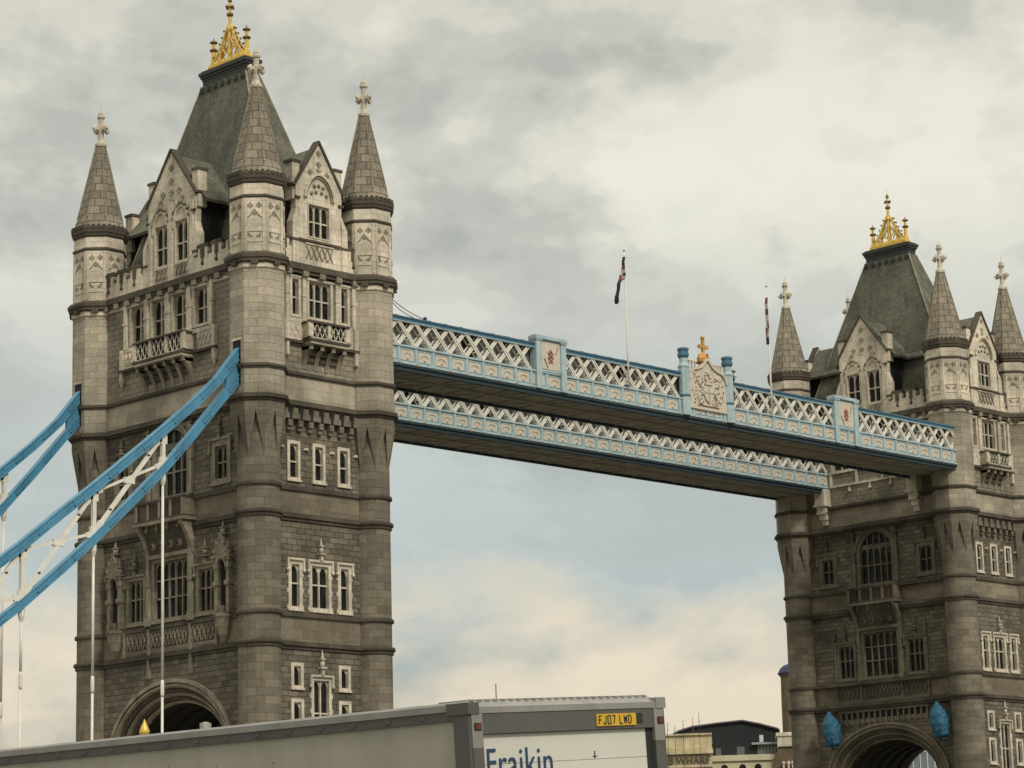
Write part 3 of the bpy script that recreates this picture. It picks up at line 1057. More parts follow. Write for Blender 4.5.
def narrow_face(tw, fr):
    Mf = FR[fr]
    n, nu = WY_LO, WY_UP
    L = TX - .4
    H = {}
    wl2 = [(0, 14.3, 1.35, 4.05, 2, (.45,)), (-2.15, 17.95, .62, 1.3, 1, ()), (2.15, 17.95, .62, 1.3, 1, ()), (-2.15, 14.9, .66, 1.9, 1, ()), (2.15, 14.9, .66, 1.9, 1, ()),
           (0, 9.6, 1.35, 3.2, 2, (.5,)), (-2.15, 10.2, .66, 2.2, 1, ()), (2.15, 10.2, .66, 2.2, 1, ())]
    wl3 = [(0, 23.35, 1.5, 2.9, 2, (.55,)), (-2.25, 23.35, .72, 2.9, 1, (.55,)), (2.25, 23.35, .72, 2.9, 1, (.55,))]
    wl4 = [(x, 32.3, .72, 2.35, 1, (.48,)) for x in (-2.3, 0, 2.3)]
    wl5 = [(0, 43.85, 2.0, 2.6, 3, (.5,)), (-2.28, 43.85, .58, 2.55, 1, (.5,)), (2.28, 43.85, .58, 2.55, 1, (.5,))]
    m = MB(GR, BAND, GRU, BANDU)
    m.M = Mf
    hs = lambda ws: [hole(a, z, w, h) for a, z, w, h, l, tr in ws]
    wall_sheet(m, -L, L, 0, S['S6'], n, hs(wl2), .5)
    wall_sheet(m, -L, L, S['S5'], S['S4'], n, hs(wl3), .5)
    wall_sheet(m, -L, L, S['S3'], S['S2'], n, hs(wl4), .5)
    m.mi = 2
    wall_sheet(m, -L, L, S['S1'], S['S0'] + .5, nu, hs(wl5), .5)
    m.mi = 1
    wall_sheet(m, -L, L, S['S6'], S['S5'], n, [])
    wall_sheet(m, -L, L, S['S4'], S['S3'], n, [])
    m.mi = 3
    wall_sheet(m, -L, L, S['S2'], S['S1'], nu, [])
    m.build('wall', tw)
    for a, z, w, h, l, tr in wl2:
        window(tw, Mf, a, z, n, w, h, l, tr, .24, .24, TRIM, quoin=a == 0, hood=(a == 0 and z > 12), fin=1.75 if (a == 0 and z > 12) else 0)
    for a, z, w, h, l, tr in wl3:
        window(tw, Mf, a, z, n, w, h, l, tr, .27, .26, TRIM, quoin=True, hood=True, fin=1.6 if a == 0 else 0)
    for a, z, w, h, l, tr in wl4:
        window(tw, Mf, a, z, n, w, h, l, tr, .23, .26, TRIM, quoin=False, hood=False)
    for a, z, w, h, l, tr in wl5:
        window(tw, Mf, a, z, nu, w, h, l, tr, .22, .34, TRIM, sill=False)
    m = MB(PALE, DARKST, TRIM, AS, DARK)
    m.M = Mf
    for a in (-3.1, -1.55, 1.55, 3.1):
        m.box(a - .17, a + .17, nu, nu + .18, 43.45, 46.85)
        m.box(a - .21, a + .21, nu, nu + .22, 45.2, 45.35)
    m.box(-3.25, 3.25, nu, nu + .12, 46.68, 46.8)
    m.box(-3.3, 3.3, nu, nu + .12, 43.3, 43.6)
    for sg in (-1, 1):
        m.box(sg * 1.7, sg * 3.05, nu, nu + .1, 42.0, 43.3)
        for j in (0, 1):
            x0 = sg * (2.15 + j * .5)
            m.beam((x0 - .2, nu + .12, 42.3), (x0 + .2, nu + .12, 43.0), .06, .05, (0, 1, 0))
            m.beam((x0 + .2, nu + .12, 42.3), (x0 - .2, nu + .12, 43.0), .06, .05, (0, 1, 0))
        m.box(sg * 3.05, sg * 3.4, nu, nu + .24, 41.9, 43.5)
        m.box(sg * 3.08, sg * 3.34, nu, nu + .3, 40.8, 41.75)
        m.box(sg * 3.05, sg * 3.38, nu, nu + .2, 41.2, 41.35)
        m.ball((sg * 3.55, nu + .15, 45.0), .16, 6)
        m.mi = 1
        m.box(sg * 1.6, sg * 3.45, nu, nu + .32, 41.75, 41.95)
        m.mi = 0
    # corbel table (machicolation) under S2
    m.build('window_dressing', tw)
    m = MB(PALE, DARKST, TRIM, AS, DARK)
    m.M = Mf
    m.mi = 3
    m.box(-3.4, 3.4, n, n + .42, 36.35, 36.75)
    m.box(-3.4, 3.4, n, n + .34, 36.75, 37.2)
    for i in range(8):
        x = -3.3 + i * .943
        m.mi = 3
        m.box(x - .2, x + .2, n, n + .40, 36.75, 37.2)
        if i < 7:
            xc = x + .47
            m.box(xc - .19, xc + .19, n, n + .38, 35.85, 36.35)
            m.box(xc - .17, xc + .17, n, n + .24, 35.55, 35.85)
            m.mi = 4
            m.box(xc - .22, xc + .22, n + .2, n + .35, 36.78, 37.3)
            m.box(xc - .12, xc + .12, n + .3, n + .43, 36.3, 36.78)
    m.build('corbel_table', tw)
    for x in (-3.42, -1.2, 1.2, 3.42):
        m = MB(TRIM)
        m.M = Mf
        m.ball((x, n + .13, 34.35), .13, 6)
        m.box(x - .22, x + .22, n, n + .1, 34.28, 34.42)
        m.build('label_stop', tw)
    balcony(tw, Mf, 0, nu, 1.72, 42.05, 43.3, 1.0, 4, 40.0)


def crenels(m, a0, a1, n, z0, zc, zt, k):
    """battlemented parapet: pale wall with dark coped merlons"""
    m.mi = 0
    m.box(a0, a1, n - .35, n, z0, zc)
    w = (a1 - a0) / k
    for i in range(k):
        x0 = a0 + i * w + w * .16
        x1 = a0 + (i + 1) * w - w * .16
        m.mi = 0
        m.box(x0, x1, n - .34, n - .003, zc, zt - .2)
        m.mi = 1
        m.box(x0 - .09, x1 + .09, n - .42, n + .1, zt - .22, zt - .08)
        m.box(x0 - .03, x1 + .03, n - .38, n + .05, zt - .08, zt + .04)
        xc = (x0 + x1) / 2
        m.box(xc - .20, xc + .20, n, n + .05, zc - .18, zt - .3)
        m.box(xc - .07, xc + .07, n, n + .051, zc - .55, zc - .1)
        m.ball((xc, n + .02, zc - .6), .16, 6)
        m.box(x1 + .09, x1 + w * .32 - .09, n - .4, n + .07, zc, zc + .1)


def gable(tw, fr, big):
    Mf = FR[fr]
    n = 5.50 if big else 9.9
    hw = 2.75 if big else 2.15
    zs, za = (53.9, 57.45) if big else (53.5, 56.8)
    zb = S['S0'] + .7
    nb = 2.2 if big else 4.0          # how far the roof of the gable runs back towards the centre
    m = MB(PALE, DARKST, TRIMD, DARK)
    m.M = Mf
    if big:
        ws = [(-1.18, 49.0, 1.42, 3.0, 2, (.45,)), (1.18, 49.0, 1.42, 3.0, 2, (.45,))]
    else:
        ws = [(0, 49.75, 1.9, 2.35, 3, (.48,))]
    wall_sheet(m, -hw, hw, zb, zs, n, [hole(a, z, w, h, .12) for a, z, w, h, l, t in ws], .5)
    m.prism([(-hw, zs), (hw, zs), (0, za)], n - .5, n)
    for sg in (-1, 1):
        m.mi = 0
        m.box(sg * hw, sg * (hw - .5), n - .55, n - .02, zb, zs)     # returns
        # buttresses with weathered offsets
        bw = .42
        m.box(sg * (hw - .1), sg * (hw + bw), n - .5, n + .16, zb, 50.6)
        m.mi = 1
        m.box(sg * (hw - .12), sg * (hw + bw + .05), n - .52, n + .22, 49.2, 49.35)
        m.mi = 0
        vs = [(sg * (hw - .1), n + .16, 50.6), (sg * (hw + bw), n + .16, 50.6), (sg * (hw + bw), n - .5, 50.6), (sg * (hw - .1), n - .5, 50.6),
              (sg * (hw - .1), n + .02, 51.6), (sg * (hw + .02), n + .02, 51.6), (sg * (hw + .02), n - .5, 51.6), (sg * (hw - .1), n - .5, 51.6)]
        m.add(vs, [(0, 1, 5, 4), (1, 2, 6, 5), (2, 3, 7, 6), (4, 5, 6, 7)])
        # kneeler piers
        px = hw - .05
        m.box(sg * (px - .45), sg * (px + .22), n - .95, n - .15, zs - 1.2, zs + 1.55)
        m.mi = 1
        m.box(sg * (px - .52), sg * (px + .30), n - 1.02, n - .08, zs + 1.55, zs + 1.75)
        m.box(sg * (px - .5), sg * (px + .28), n - 1.0, n - .1, zs - .15, zs)
        m.box(sg * (hw - .35), sg * (hw + .12), n, n + .14, 52.35, 52.5)
        # raking copings
        m.beam((sg * (hw + .18), n - .18, zs - .25), (0, n - .18, za + .12), .62, .15)
        m.mi = 0
        if big:
            m.box(sg * 2.25, sg * 2.6, n, n + .12, zb, 53.2)
    m.mi = 0
    if big:
        m.box(-.22, .22, n, n + .14, zb, 53.6)
        for x in (-1.18, 1.18):
            for p, q in zip(pointed(x - .92, x + .92, 51.5, 1.55)[:-1], pointed(x - .92, x + .92, 51.5, 1.55)[1:]):
                m.mi = 0
                m.beam((p[0], n + .06, p[1]), (q[0], n + .06, q[1]), .16, .14)
            m.mi = 2
            for j in range(7):
                aa = PI * (j + .5) / 7
                m.ball((x + .95 * math.cos(aa), n + .05, 52.0 + 1.25 * math.sin(aa)), .19, 6)
            m.ball((x, n + .05, 53.35), .27, 6)
            for j in (-.45, 0, .45):
                m.beam((x + j - .16, n + .06, 47.95), (x + j + .16, n + .06, 48.7), .07, .06, (0, 1, 0))
                m.beam((x + j + .16, n + .06, 47.95), (x + j - .16, n + .06, 48.7), .07, .06, (0, 1, 0))
            m.mi = 0
            m.box(x - .8, x + .8, n, n + .07, 48.75, 48.9)
        m.mi = 2
        for x, z in ((0, 56.2), (0, 55.2), (-.95, 54.3), (.95, 54.3), (0, 54.3), (-1.25, 53.7), (1.25, 53.7), (0, 53.6)):
            m.box(x - .24, x + .24, n, n + .08, z - .07, z + .07)
            m.box(x - .09, x + .09, n, n + .082, z - .2, z + .2)
            m.ball((x, n + .04, z - .18), .13, 6)
    else:
        cv = pointed(-1.35, 1.35, 52.55, 1.85, 7)
        for p, q in zip(cv[:-1], cv[1:]):
            m.mi = 0
            m.beam((p[0], n + .1, p[1]), (q[0], n + .1, q[1]), .22, .17)
            m.mi = 2
            m.beam((p[0] * .86, n + .05, 52.5 + (p[1] - 52.5) * .88), (q[0] * .86, n + .05, 52.5 + (q[1] - 52.5) * .88), .1, .1)
        for x, z in ((-.7, 52.95), (-.25, 53.1), (.25, 53.1), (.7, 52.95), (0, 53.6), (-.4, 53.5), (.4, 53.5)):
            m.ball((x, n + .02, z), .15, 6)
        for x, z in ((0, 55.2), (0, 54.75), (-.8, 54.5), (.8, 54.5), (0, 56.0)):
            m.box(x - .2, x + .2, n, n + .08, z - .07, z + .07)
            m.box(x - .07, x + .07, n, n + .082, z - .19, z + .19)
        m.mi = 1
        m.box(-1.95, 1.95, n, n + .18, 49.3, 49.44)
        m.mi = 2
        for j in range(5):
            x = -1.0 + j * .5
            m.beam((x - .22, n + .05, 48.1), (x + .22, n + .05, 49.0), .07, .06, (0, 1, 0))
            m.beam((x + .22, n + .05, 48.1), (x - .22, n + .05, 49.0), .07, .06, (0, 1, 0))
        m.mi = 0
        m.box(-1.3, 1.3, n, n + .09, 49.12, 49.25)
    g = m.build('gable', tw)
    for a, z, w, h, l, t in ws:
        window(g, Mf, a, z, n, w, h, l, t, .12, .32, PALE, sill=False, proud=.04)
    # dormer roof behind the gable, with deep eaves; plain cheeks coloured near-black for the shade beneath
    m = MB(SLATE, DARK, DARKST)
    m.M = Mf
    yb, yf = nb - 1.4, n - .45
    ze, zr = 53.25, za - .25
    eh = hw + .75
    for sg in (-1, 1):
        m.mi = 0
        m.add([(sg * eh, yf, ze), (sg * eh, yb, ze), (0, yb, zr), (0, yf, zr), (sg * eh, yf, ze - .16), (sg * eh, yb, ze - .16), (0, yb, zr - .2), (0, yf, zr - .2)],
              [(0, 1, 2, 3), (4, 5, 6, 7), (0, 1, 5, 4), (0, 3, 7, 4)])
        m.mi = 1
        m.add([(sg * (hw - .1), yf, zb), (sg * (hw - .1), yb, zb), (sg * (hw - .1), yb, ze + .2), (sg * (hw - .1), yf, ze + .2)], [(0, 1, 2, 3)])
        m.mi = 2
        m.box(sg * (eh - .18), sg * (eh + .05), yb, yf, ze - .24, ze - .02)
    m.build('dormer_roof', g)


def crown(tw):
    z0 = 65.22
    m = MB(GOLD, GOLDD)
    m.box(-.42, .42, -2.15, 2.15, z0, z0 + .34)
    m.taper(-.36, .36, -2.1, 2.1, z0 + .34, z0 + .62, .8, .98)
    for y in (-1.5, -.75, .75, 1.5):
        m.box(-.44, .44, y - .16, y + .16, z0 + .08, z0 + .5)
    for sg in (-1, 1):      # end pinnacles
        y = sg * 1.95
        m.lathe([(.26, z0 + .1), (.24, z0 + .7), (.17, z0 + .8), (.16, z0 + 1.6)], 8, 0, y)
        m.mi = 1
        m.lathe([(.16, z0 + 1.55), (.30, z0 + 1.66), (.30, z0 + 1.74), (.14, z0 + 1.84)], 8, 0, y)
        m.lathe([(.12, z0 + 2.22), (.30, z0 + 2.30), (.24, z0 + 2.4), (.06, z0 + 2.5), (.02, z0 + 2.7)], 8, 0, y)
        m.mi = 0
        m.lathe([(.12, z0 + 1.8), (.12, z0 + 2.25)], 8, 0, y)
        for xx in (-.24, .24):
            # flying ribs, concave, rising to the middle spire
            pts = []
            for t in range(7):
                u = t / 6
                pts.append((xx * (1 - .8 * u), sg * (1.75 * (1 - u) ** 1.0 * (1 - .18 * math.sin(PI * u)) + .12), z0 + .45 + 2.75 * u ** 1.05))
            for p, q in zip(pts[:-1], pts[1:]):
                m.beam(p, q, .13, .15)
            for p in (pts[1], pts[2], pts[3], pts[4], pts[5]):
                m.mi = 1
                m.ball((p[0] * 1.1, p[1] + sg * .20, p[2] + .14), .10, 6)
                m.mi = 0
            # tracery under the rib
            m.beam((xx * .8, sg * 1.05, z0 + .4), (xx * .7, sg * .95, z0 + 1.75), .1, .1)
            m.beam((xx * .8, sg * 1.35, z0 + .5), (xx * .6, sg * .55, z0 + 1.6), .09, .1)
            m.beam((xx * .8, sg * .95, z0 + 1.1), (xx * .5, sg * .1, z0 + 2.2), .09, .1)
            m.beam((xx * .8, sg * .30, z0 + .9), (xx * .6, sg * .9, z0 + 1.8), .08, .09)
    m.lathe([(.20, z0 + .3), (.17, z0 + 2.6), (.24, z0 + 2.9), (.14, z0 + 3.2), (.12, z0 + 3.95)], 8)
    m.mi = 1
    m.lathe([(.12, z0 + 3.85), (.25, z0 + 3.98), (.25, z0 + 4.1), (.12, z0 + 4.2)], 8)
    m.lathe([(.10, z0 + 5.0), (.17, z0 + 5.12), (.12, z0 + 5.25), (.02, z0 + 5.45)], 8)
    for i in range(4):
        a = i * PI / 2
        m.ball((.30 * math.cos(a), .30 * math.sin(a), z0 + 4.62), .13, 6)
    m.box(-.28, .28, -.07, .07, z0 + 4.55, z0 + 4.7)
    m.box(-.07, .07, -.28, .28, z0 + 4.55, z0 + 4.7)
    m.mi = 0
    m.lathe([(.10, z0 + 4.15), (.10, z0 + 5.0)], 8)
    m.lathe([(.015, z0 + 5.4), (.01, z0 + 5.95)], 6)
    m.build('gilded_crown', tw)


def make_tower(label):
    tw = thing('bridge_tower', label, 'tower', (0, 0, 0), 0, 'stone bridge towers')
    big_face(tw, 'west', False)
    big_face(tw, 'east', True)
    narrow_face(tw, 'south')
    narrow_face(tw, 'north')
    string_courses(tw)
    for x, y in ((-TX, -TY), (TX, -TY), (TX, TY), (-TX, TY)):
        make_turret(tw, x, y)
    # passage under the tower with ribs
    m = MB(VAULT_DARK)
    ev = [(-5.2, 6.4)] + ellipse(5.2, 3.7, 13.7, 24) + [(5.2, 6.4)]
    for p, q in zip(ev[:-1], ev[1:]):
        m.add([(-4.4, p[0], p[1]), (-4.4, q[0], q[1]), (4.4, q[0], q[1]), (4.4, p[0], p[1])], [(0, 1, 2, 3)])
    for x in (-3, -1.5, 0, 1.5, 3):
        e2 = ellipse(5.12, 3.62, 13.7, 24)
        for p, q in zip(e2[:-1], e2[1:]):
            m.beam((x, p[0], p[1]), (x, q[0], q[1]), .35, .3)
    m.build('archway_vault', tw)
    # parapets between turrets and gables
    m = MB(PALE, DARKST)
    for fr, n, x0, x1, k in (('west', WX_UP + .1, 3.2, TY - 1.3, 3), ('east', WX_UP + .1, 3.2, TY - 1.3, 3), ('south', WY_UP, 2.55, TX - 1.2, 1), ('north', WY_UP, 2.55, TX - 1.2, 1)):
        m.M = FR[fr]
        for sg in (-1, 1):
            a0, a1 = (x0, x1) if sg > 0 else (-x1, -x0)
            m = MB(PALE, DARKST)
            m.M = FR[fr]
            crenels(m, a0, a1, n, S['S0'] + .7, 48.75, 49.55, k)
            m.build('parapet', tw)
    gable(tw, 'west', True)
    gable(tw, 'east', True)
    gable(tw, 'south', False)
    gable(tw, 'north', False)
    # main roof
    m = MB(SLATE, LEAD, TRIMD)
    hx0, hy0, hx1, hy1 = 3.5, 9.1, .62, 2.58
    zb, zt = 48.0, 64.05
    vs = [(-hx0, -hy0, zb), (hx0, -hy0, zb), (hx0, hy0, zb), (-hx0, hy0, zb), (-hx1, -hy1, zt), (hx1, -hy1, zt), (hx1, hy1, zt), (-hx1, hy1, zt)]
    m.add(vs, [(0, 1, 5, 4), (1, 2, 6, 5), (2, 3, 7, 6), (3, 0, 4, 7), (4, 5, 6, 7)])
    m.mi = 2
    m.box(-TX, TX, -TY, TY, 47.0, 47.6)
    m.mi = 2
    for sx in (-1, 1):
        for sy in (-1, 1):
            m.beam((sx * hx0, sy * hy0, zb), (sx * hx1, sy * hy1, zt), .14, .10)
    m.mi = 1
    m.box(-.60, .60, -2.52, 2.52, zt - .1, zt + .5)
    for i in range(7):
        y = -2.4 + i * .8
        for sx in (-1, 1):
            m.box(sx * .5, sx * .86, y - .17, y + .17, zt - .5, zt - .18)
            m.box(sx * .5, sx * .80, y - .12, y + .12, zt - .62, zt - .45)
    m.box(-.64, .64, -2.6, 2.6, zt + .42, zt + .6)
    m.box(-.72, .72, -2.7, 2.7, zt + .6, zt + .8)
    m.box(-.82, .82, -2.78, 2.78, zt + .8, zt + 1.06)
    m.box(-.7, .7, -2.6, 2.6, zt + 1.06, zt + 1.18)
    m.build('roof', tw)
    crown(tw)
    # slots where the chains enter the landward turrets
    for y in (-TY, TY):
        m = MB(DARK, PALE)
        m.box(-TX - RUP - .02, -TX - RUP + .1, y - .40, y + .40, 38.2, 41.4)
        m.mi = 1
        m.box(-TX - RUP - .05, -TX - RUP + .1, y - .5, y + .5, 41.4, 41.56)
        m.build('chain_slot', tw)
    m = MB(AS, DARKST)
    m.lathe([(1.0, -6), (1.0, 4.6)], 4, 0, 0, rot=PI / 4)
    m.v = [Vector((v.x * 9.8, v.y * 14.5, v.z)) for v in m.v]
    m.mi = 1
    m.box(-10.2, 10.2, -15, 15, 4.6, 5.4)
    m.build('pier', tw)
    return tw


t1 = make_tower('nearer granite tower with four spired turrets, where blue chains enter its left side')
t2 = copy_tree(t1)
t2.location = (82.3, 0, 0)
t2.rotation_euler = (0, 0, PI)
t2['label'] = 'farther granite tower at the right, two blue lanterns beside its archway'

# ------------------------------------------------------------------ high walkways
XC, HL = 41.15, 35.9


def heraldic(m, x, z, n, s):
    """small painted badge of petals"""
    for dx, dz, r in ((0, .25, .11), (-.14, .12, .1), (.14, .12, .1), (0, 0, .12), (-.15, -.14, .1), (.15, -.14, .1), (0, -.28, .12)):
        m.ball((x + dx * s, n, z + dz * s), r * s, 6)
    m.box(x - .2 * s, x + .2 * s, n - .05, n + .03, z - .45 * s, z - .36 * s)


def make_walkway(label):
    """local frame: x along the bridge from its middle, y = 0 the middle of the walkway, -y its outer side"""
    w = thing('high_walkway', label, 'walkway', (XC, -7.75, 0), 0, 'high level walkways')
    HW = 2.75
    m = MB(SOFF, TEAL)
    m.box(-HL, HL, -HW + .25, HW - .25, 41.22, 41.5)
    k = 26
    for i in range(k + 1):
        x = -HL + i * 2 * HL / k
        m.box(x - .10, x + .10, -HW + .3, HW - .3, 41.14, 41.22)
        if i < k:
            x2 = x + 2 * HL / k
            if i % 2 == 0:
                m.beam((x, -HW + .3, 41.19), (x2 + (x2 - x), HW - .3, 41.19), .10, .05)
                m.beam((x, HW - .3, 41.185), (x2 + (x2 - x), -HW + .3, 41.185), .10, .05)
    m.box(-HL, HL, -.14, .14, 41.05, 41.2)
    m.mi = 1
    for sg in (-1, 1):
        m.box(-HL, HL, sg * (HW - .3), sg * (HW - .02), 41.02, 41.5)
    m.build('floor_girder', w)
    pylons = (-18.45, 18.45)
    for side in (-1, 1):
        F = Matrix() if side > 0 else Matrix.Rotation(PI, 4, 'Z')   # frame: +y outward
        y0 = HW
        np_ = 42
        pw = 2 * HL / np_
        m = MB(PBLUE, CREAM, RUST, TEAL, CREAMD)
        m.M = F
        m.box(-HL, HL, y0 - .22, y0, 41.5, 42.85)
        m.box(-HL, HL, y0 - .24, y0 + .13, 42.78, 42.92)
        m.box(-HL, HL, y0 - .24, y0 + .12, 41.52, 41.68)
        m.mi = 3
        m.box(-HL, HL, y0 - .2, y0 + .10, 41.32, 41.5)
        for i in range(np_ + 1):
            x = -HL + i * pw
            m.mi = 0
            m.box(x - .10, x + .10, y0, y0 + .09, 41.68, 42.78)
            m.box(x - .17, x - .10, y0, y0 + .04, 41.68, 42.78)
            m.box(x + .10, x + .17, y0, y0 + .04, 41.68, 42.78)
            m.mi = 2
            m.box(x - .09, x + .09, y0 + .04, y0 + .17, 41.42, 41.58)
            if i < np_:
                m.mi = 1
                xa, xb = x + .27, x + pw - .27
                m.box(xa, xb, y0, y0 + .015, 41.84, 42.66)
                xc = (xa + xb) / 2
                m.mi = 0
                m.box(xa - .08, xb + .08, y0, y0 + .045, 42.6, 42.67)
                m.box(xa - .08, xb + .08, y0, y0 + .045, 41.8, 41.86)
                m.mi = 4
                cv = ellipse(.36, .22, 42.15, 8, xc)
                for p, q in zip(cv[:-1], cv[1:]):
                    m.beam((p[0], y0 + .03, p[1]), (q[0], y0 + .03, q[1]), .05, .045)
                m.ball((xc, y0 + .01, 41.95), .12, 6)
        m.build('parapet_panel', w)
        # lattice web: crossed double bars
        m = None
        cw, zl, zt = 1.69, 42.9, 44.78
        nx = int(2 * HL / cw)
        cw = 2 * HL / nx
        for i in range(nx):
            xa, xb = -HL + i * cw, -HL + (i + 1) * cw
            if side < 0 and (abs((xa + xb) / 2) < 3.0 or any(abs((xa + xb) / 2 - (-p)) < 1.3 for p in pylons)):
                if m: m.build('lattice', w)
                m = None
                continue
            if m is None:
                m = MB(WHITE)
                m.M = F
            for (p, q, yy) in (((xa, zl), (xb, zt), y0 - .06), ((xb, zl), (xa, zt), y0 - .12)):
                d = Vector((q[0] - p[0], q[1] - p[1])).normalized()
                o = Vector((-d.y, d.x)) * .095
                for s_ in (-1, 1):
                    m.beam((p[0] + o.x * s_, yy, p[1] + o.y * s_), (q[0] + o.x * s_, yy, q[1] + o.y * s_), .11, .11, (0, 1, 0))
                m.beam((p[0], yy - .03, p[1]), (q[0], yy - .03, q[1]), .24, .05, (0, 1, 0))
                m.beam((p[0] + .28, yy - .30, p[1]), (q[0] + .28, yy - .30, q[1]), .13, .06, (0, 1, 0))
        m.build('lattice', w)
        # glazed inner wall with posts
        m = MB(GREYGL, DARK, WHITE)
        m.M = F
        gy = y0 - .62
        for i in range(nx):
            xa, xb = -HL + i * cw, -HL + (i + 1) * cw
            m.mi = 0 if (i * 7 % 5) not in (2,) else 1
            m.box(xa + .02, xb - .02, gy - .04, gy, 42.7, 44.8)
            m.mi = 2
            m.box(xa - .04, xa + .04, gy, gy + .06, 42.7, 44.8)
        m.mi = 2
        m.box(-HL, HL, gy, gy + .05, 43.5, 43.57)
        m.build('glazing', w)
        m = MB(RAILB, PBLUE)
        m.M = F
        m.box(-HL, HL, y0 - .30, y0 + .02, 44.72, 45.02)
        m.box(-HL, HL, y0 - .2, y0 + .10, 44.95, 45.06)
        m.mi = 1
        m.box(-HL, HL, y0 - .2, y0 + .05, 44.66, 44.72)
        m.build('top_rail', w)
    m = MB(ROOFG)
    m.add([(-HL, -HW + .02, 45.06), (HL, -HW + .02, 45.06), (HL, 0, 45.75), (-HL, 0, 45.75), (HL, HW - .02, 45.06), (-HL, HW - .02, 45.06)],
          [(0, 1, 2, 3), (3, 2, 4, 5), (0, 3, 5), (1, 4, 2), (0, 5, 4, 1)])
    for i in range(45):
        x = -HL + .1 + i * (2 * HL - .2) / 44
        m.beam((x, -HW, 45.1), (x, 0, 45.79), .06, .06)
        m.beam((x, HW, 45.1), (x, 0, 45.79), .06, .06)
    m.build('walkway_roof', w)
    F = Matrix.Rotation(PI, 4, 'Z')
    for px in pylons:       # pedestals with badges on the outer side
        m = MB(PBLUE, CREAM, REDP, RUST)
        m.M = F @ Matrix.Translation((-px, HW, 0))
        m.box(-1.62, 1.62, -.4, .16, 42.9, 45.42)
        for sg in (-1, 1):
            m.box(sg * 1.08, sg * 1.66, -.45, .26, 41.5, 45.42)
            m.box(sg * 1.0, sg * 1.72, -.5, .33, 45.25, 45.38)
        m.box(-1.75, 1.75, -.5, .36, 45.38, 45.62)
        m.box(-1.62, 1.62, -.45, .22, 45.62, 45.7)
        m.mi = 1
        m.box(-1.0, 1.0, .16, .19, 43.1, 45.2)
        m.mi = 2
        heraldic(m, .05, 44.2, .22, 1.3)
        m.mi = 3
        m.beam((-.75, .2, 44.9), (-.55, .2, 44.3), .06, .05)
        m.beam((.75, .2, 43.9), (.35, .2, 43.2), .08, .05)
        m.build('pedestal', w)
    # central armorial crest on the outer side
    m = MB(PBLUE, CREAM, LEAD, RUST, RAILB)
    m.M = F @ Matrix.Translation((0, HW, 0))
    for sg in (-1, 1):
        x = sg * 2.75
        m.mi = 0
        m.lathe([(.42, 41.5), (.42, 45.6), (.34, 45.8), (.34, 46.3)], 8, x, .05)
        m.mi = 4
        m.lathe([(.44, 43.0), (.47, 43.05), (.47, 43.15), (.44, 43.2)], 8, x, .05)
        m.lathe([(.34, 46.2), (.46, 46.4), (.46, 46.6), (.40, 46.65), (.40, 46.82), (.46, 46.86), (.46, 47.0), (.38, 47.08)], 8, x, .05)
        m.mi = 0
        m.lathe([(.43, 45.4), (.47, 45.45), (.47, 45.6), (.4, 45.7)], 8, x, .05)
        m.box(sg * 2.0, sg * 2.4, -.3, .1, 41.5, 45.3)
    m.mi = 1
    cv = [(-2.35, 44.6), (-2.2, 45.1), (-1.8, 45.45), (-1.2, 45.6), (-.7, 45.8), (-.3, 46.2), (0, 46.5), (.3, 46.2), (.7, 45.8), (1.2, 45.6), (1.8, 45.45), (2.2, 45.1), (2.35, 44.6)]
    m.prism([(-2.35, 42.2)] + cv + [(2.35, 42.2)], -.25, .20)
    for p, q in zip(cv[:-1], cv[1:]):
        m.beam((p[0], .2, p[1]), (q[0], .2, q[1]), .3, .2)
    cresting = [(x, 45.75) for x in (-2.0, -1.6, -1.2, 1.2, 1.6, 2.0)]
    for x, z in cresting:
        m.box(x - .06, x + .06, -.1, .05, z - .3, z + .35)
        m.ball((x, -.02, z + .42), .13, 6)
    m.build('crest_panel', w)
    m = MB(CREAM, RUST, REDP, CREAMD)
    m.M = F @ Matrix.Translation((0, HW + .13, 0))
    m.prism([(-.62, 44.2), (.62, 44.2), (.62, 43.5), (.35, 43.05), (0, 42.8), (-.35, 43.05), (-.62, 43.5)], .08, .2)
    m.mi = 3
    m.box(-.06, .06, .2, .23, 42.95, 44.15)
    m.box(-.58, .58, .2, .232, 43.6, 43.72)
    rnd = random.Random(3)
    ms = m
    for sg in (-1, 1):      # supporters on each side of the shield and mantling above it
        m = MB(CREAM, RUST)
        m.M = ms.M
        m.box(sg * .5, sg * 1.95, .0, .085, 42.6, 45.2)
        for k_ in range(26):
            t = k_ / 25
            m.ball((sg * (.95 + .32 * math.sin(t * 9) + rnd.uniform(-.16, .2)), .1, 42.7 + 2.3 * t + rnd.uniform(-.05, .05)), rnd.uniform(.09, .17), 6)
        m.mi = 1
        for k_ in range(46):
            m.ball((sg * rnd.uniform(.5, 1.95), .07, rnd.uniform(42.6, 45.2)), rnd.uniform(.05, .10), 6)
        m.build('supporter', w)
    m = ms
    m.mi = 0
    for k_ in range(9):
        m.ball((rnd.uniform(-.35, .35), .12, 44.4 + k_ * .12), .16, 6)
    m.box(-.45, .45, .1, .25, 44.3, 44.45)
    m.mi = 1
    m.box(-1.3, 1.3, .08, .14, 42.5, 42.58)
    m.build('coat_of_arms', w)
    m = MB(GOLDO, GOLDD)
    m.M = F @ Matrix.Translation((0, HW - .15, 0))
    m.lathe([(.30, 46.1), (.62, 46.3), (.66, 46.6), (.5, 46.95), (.2, 47.05), (.14, 47.15)], 10, 0, 0, sy=.6)
    m.box(-.12, .12, -.1, .1, 47.0, 48.2)
    m.box(-.55, .55, -.12, .12, 47.45, 47.72)
    m.ball((0, 0, 48.35), .2, 8)
    m.mi = 1
    m.box(-.66, .66, -.36, .36, 46.15, 46.3)
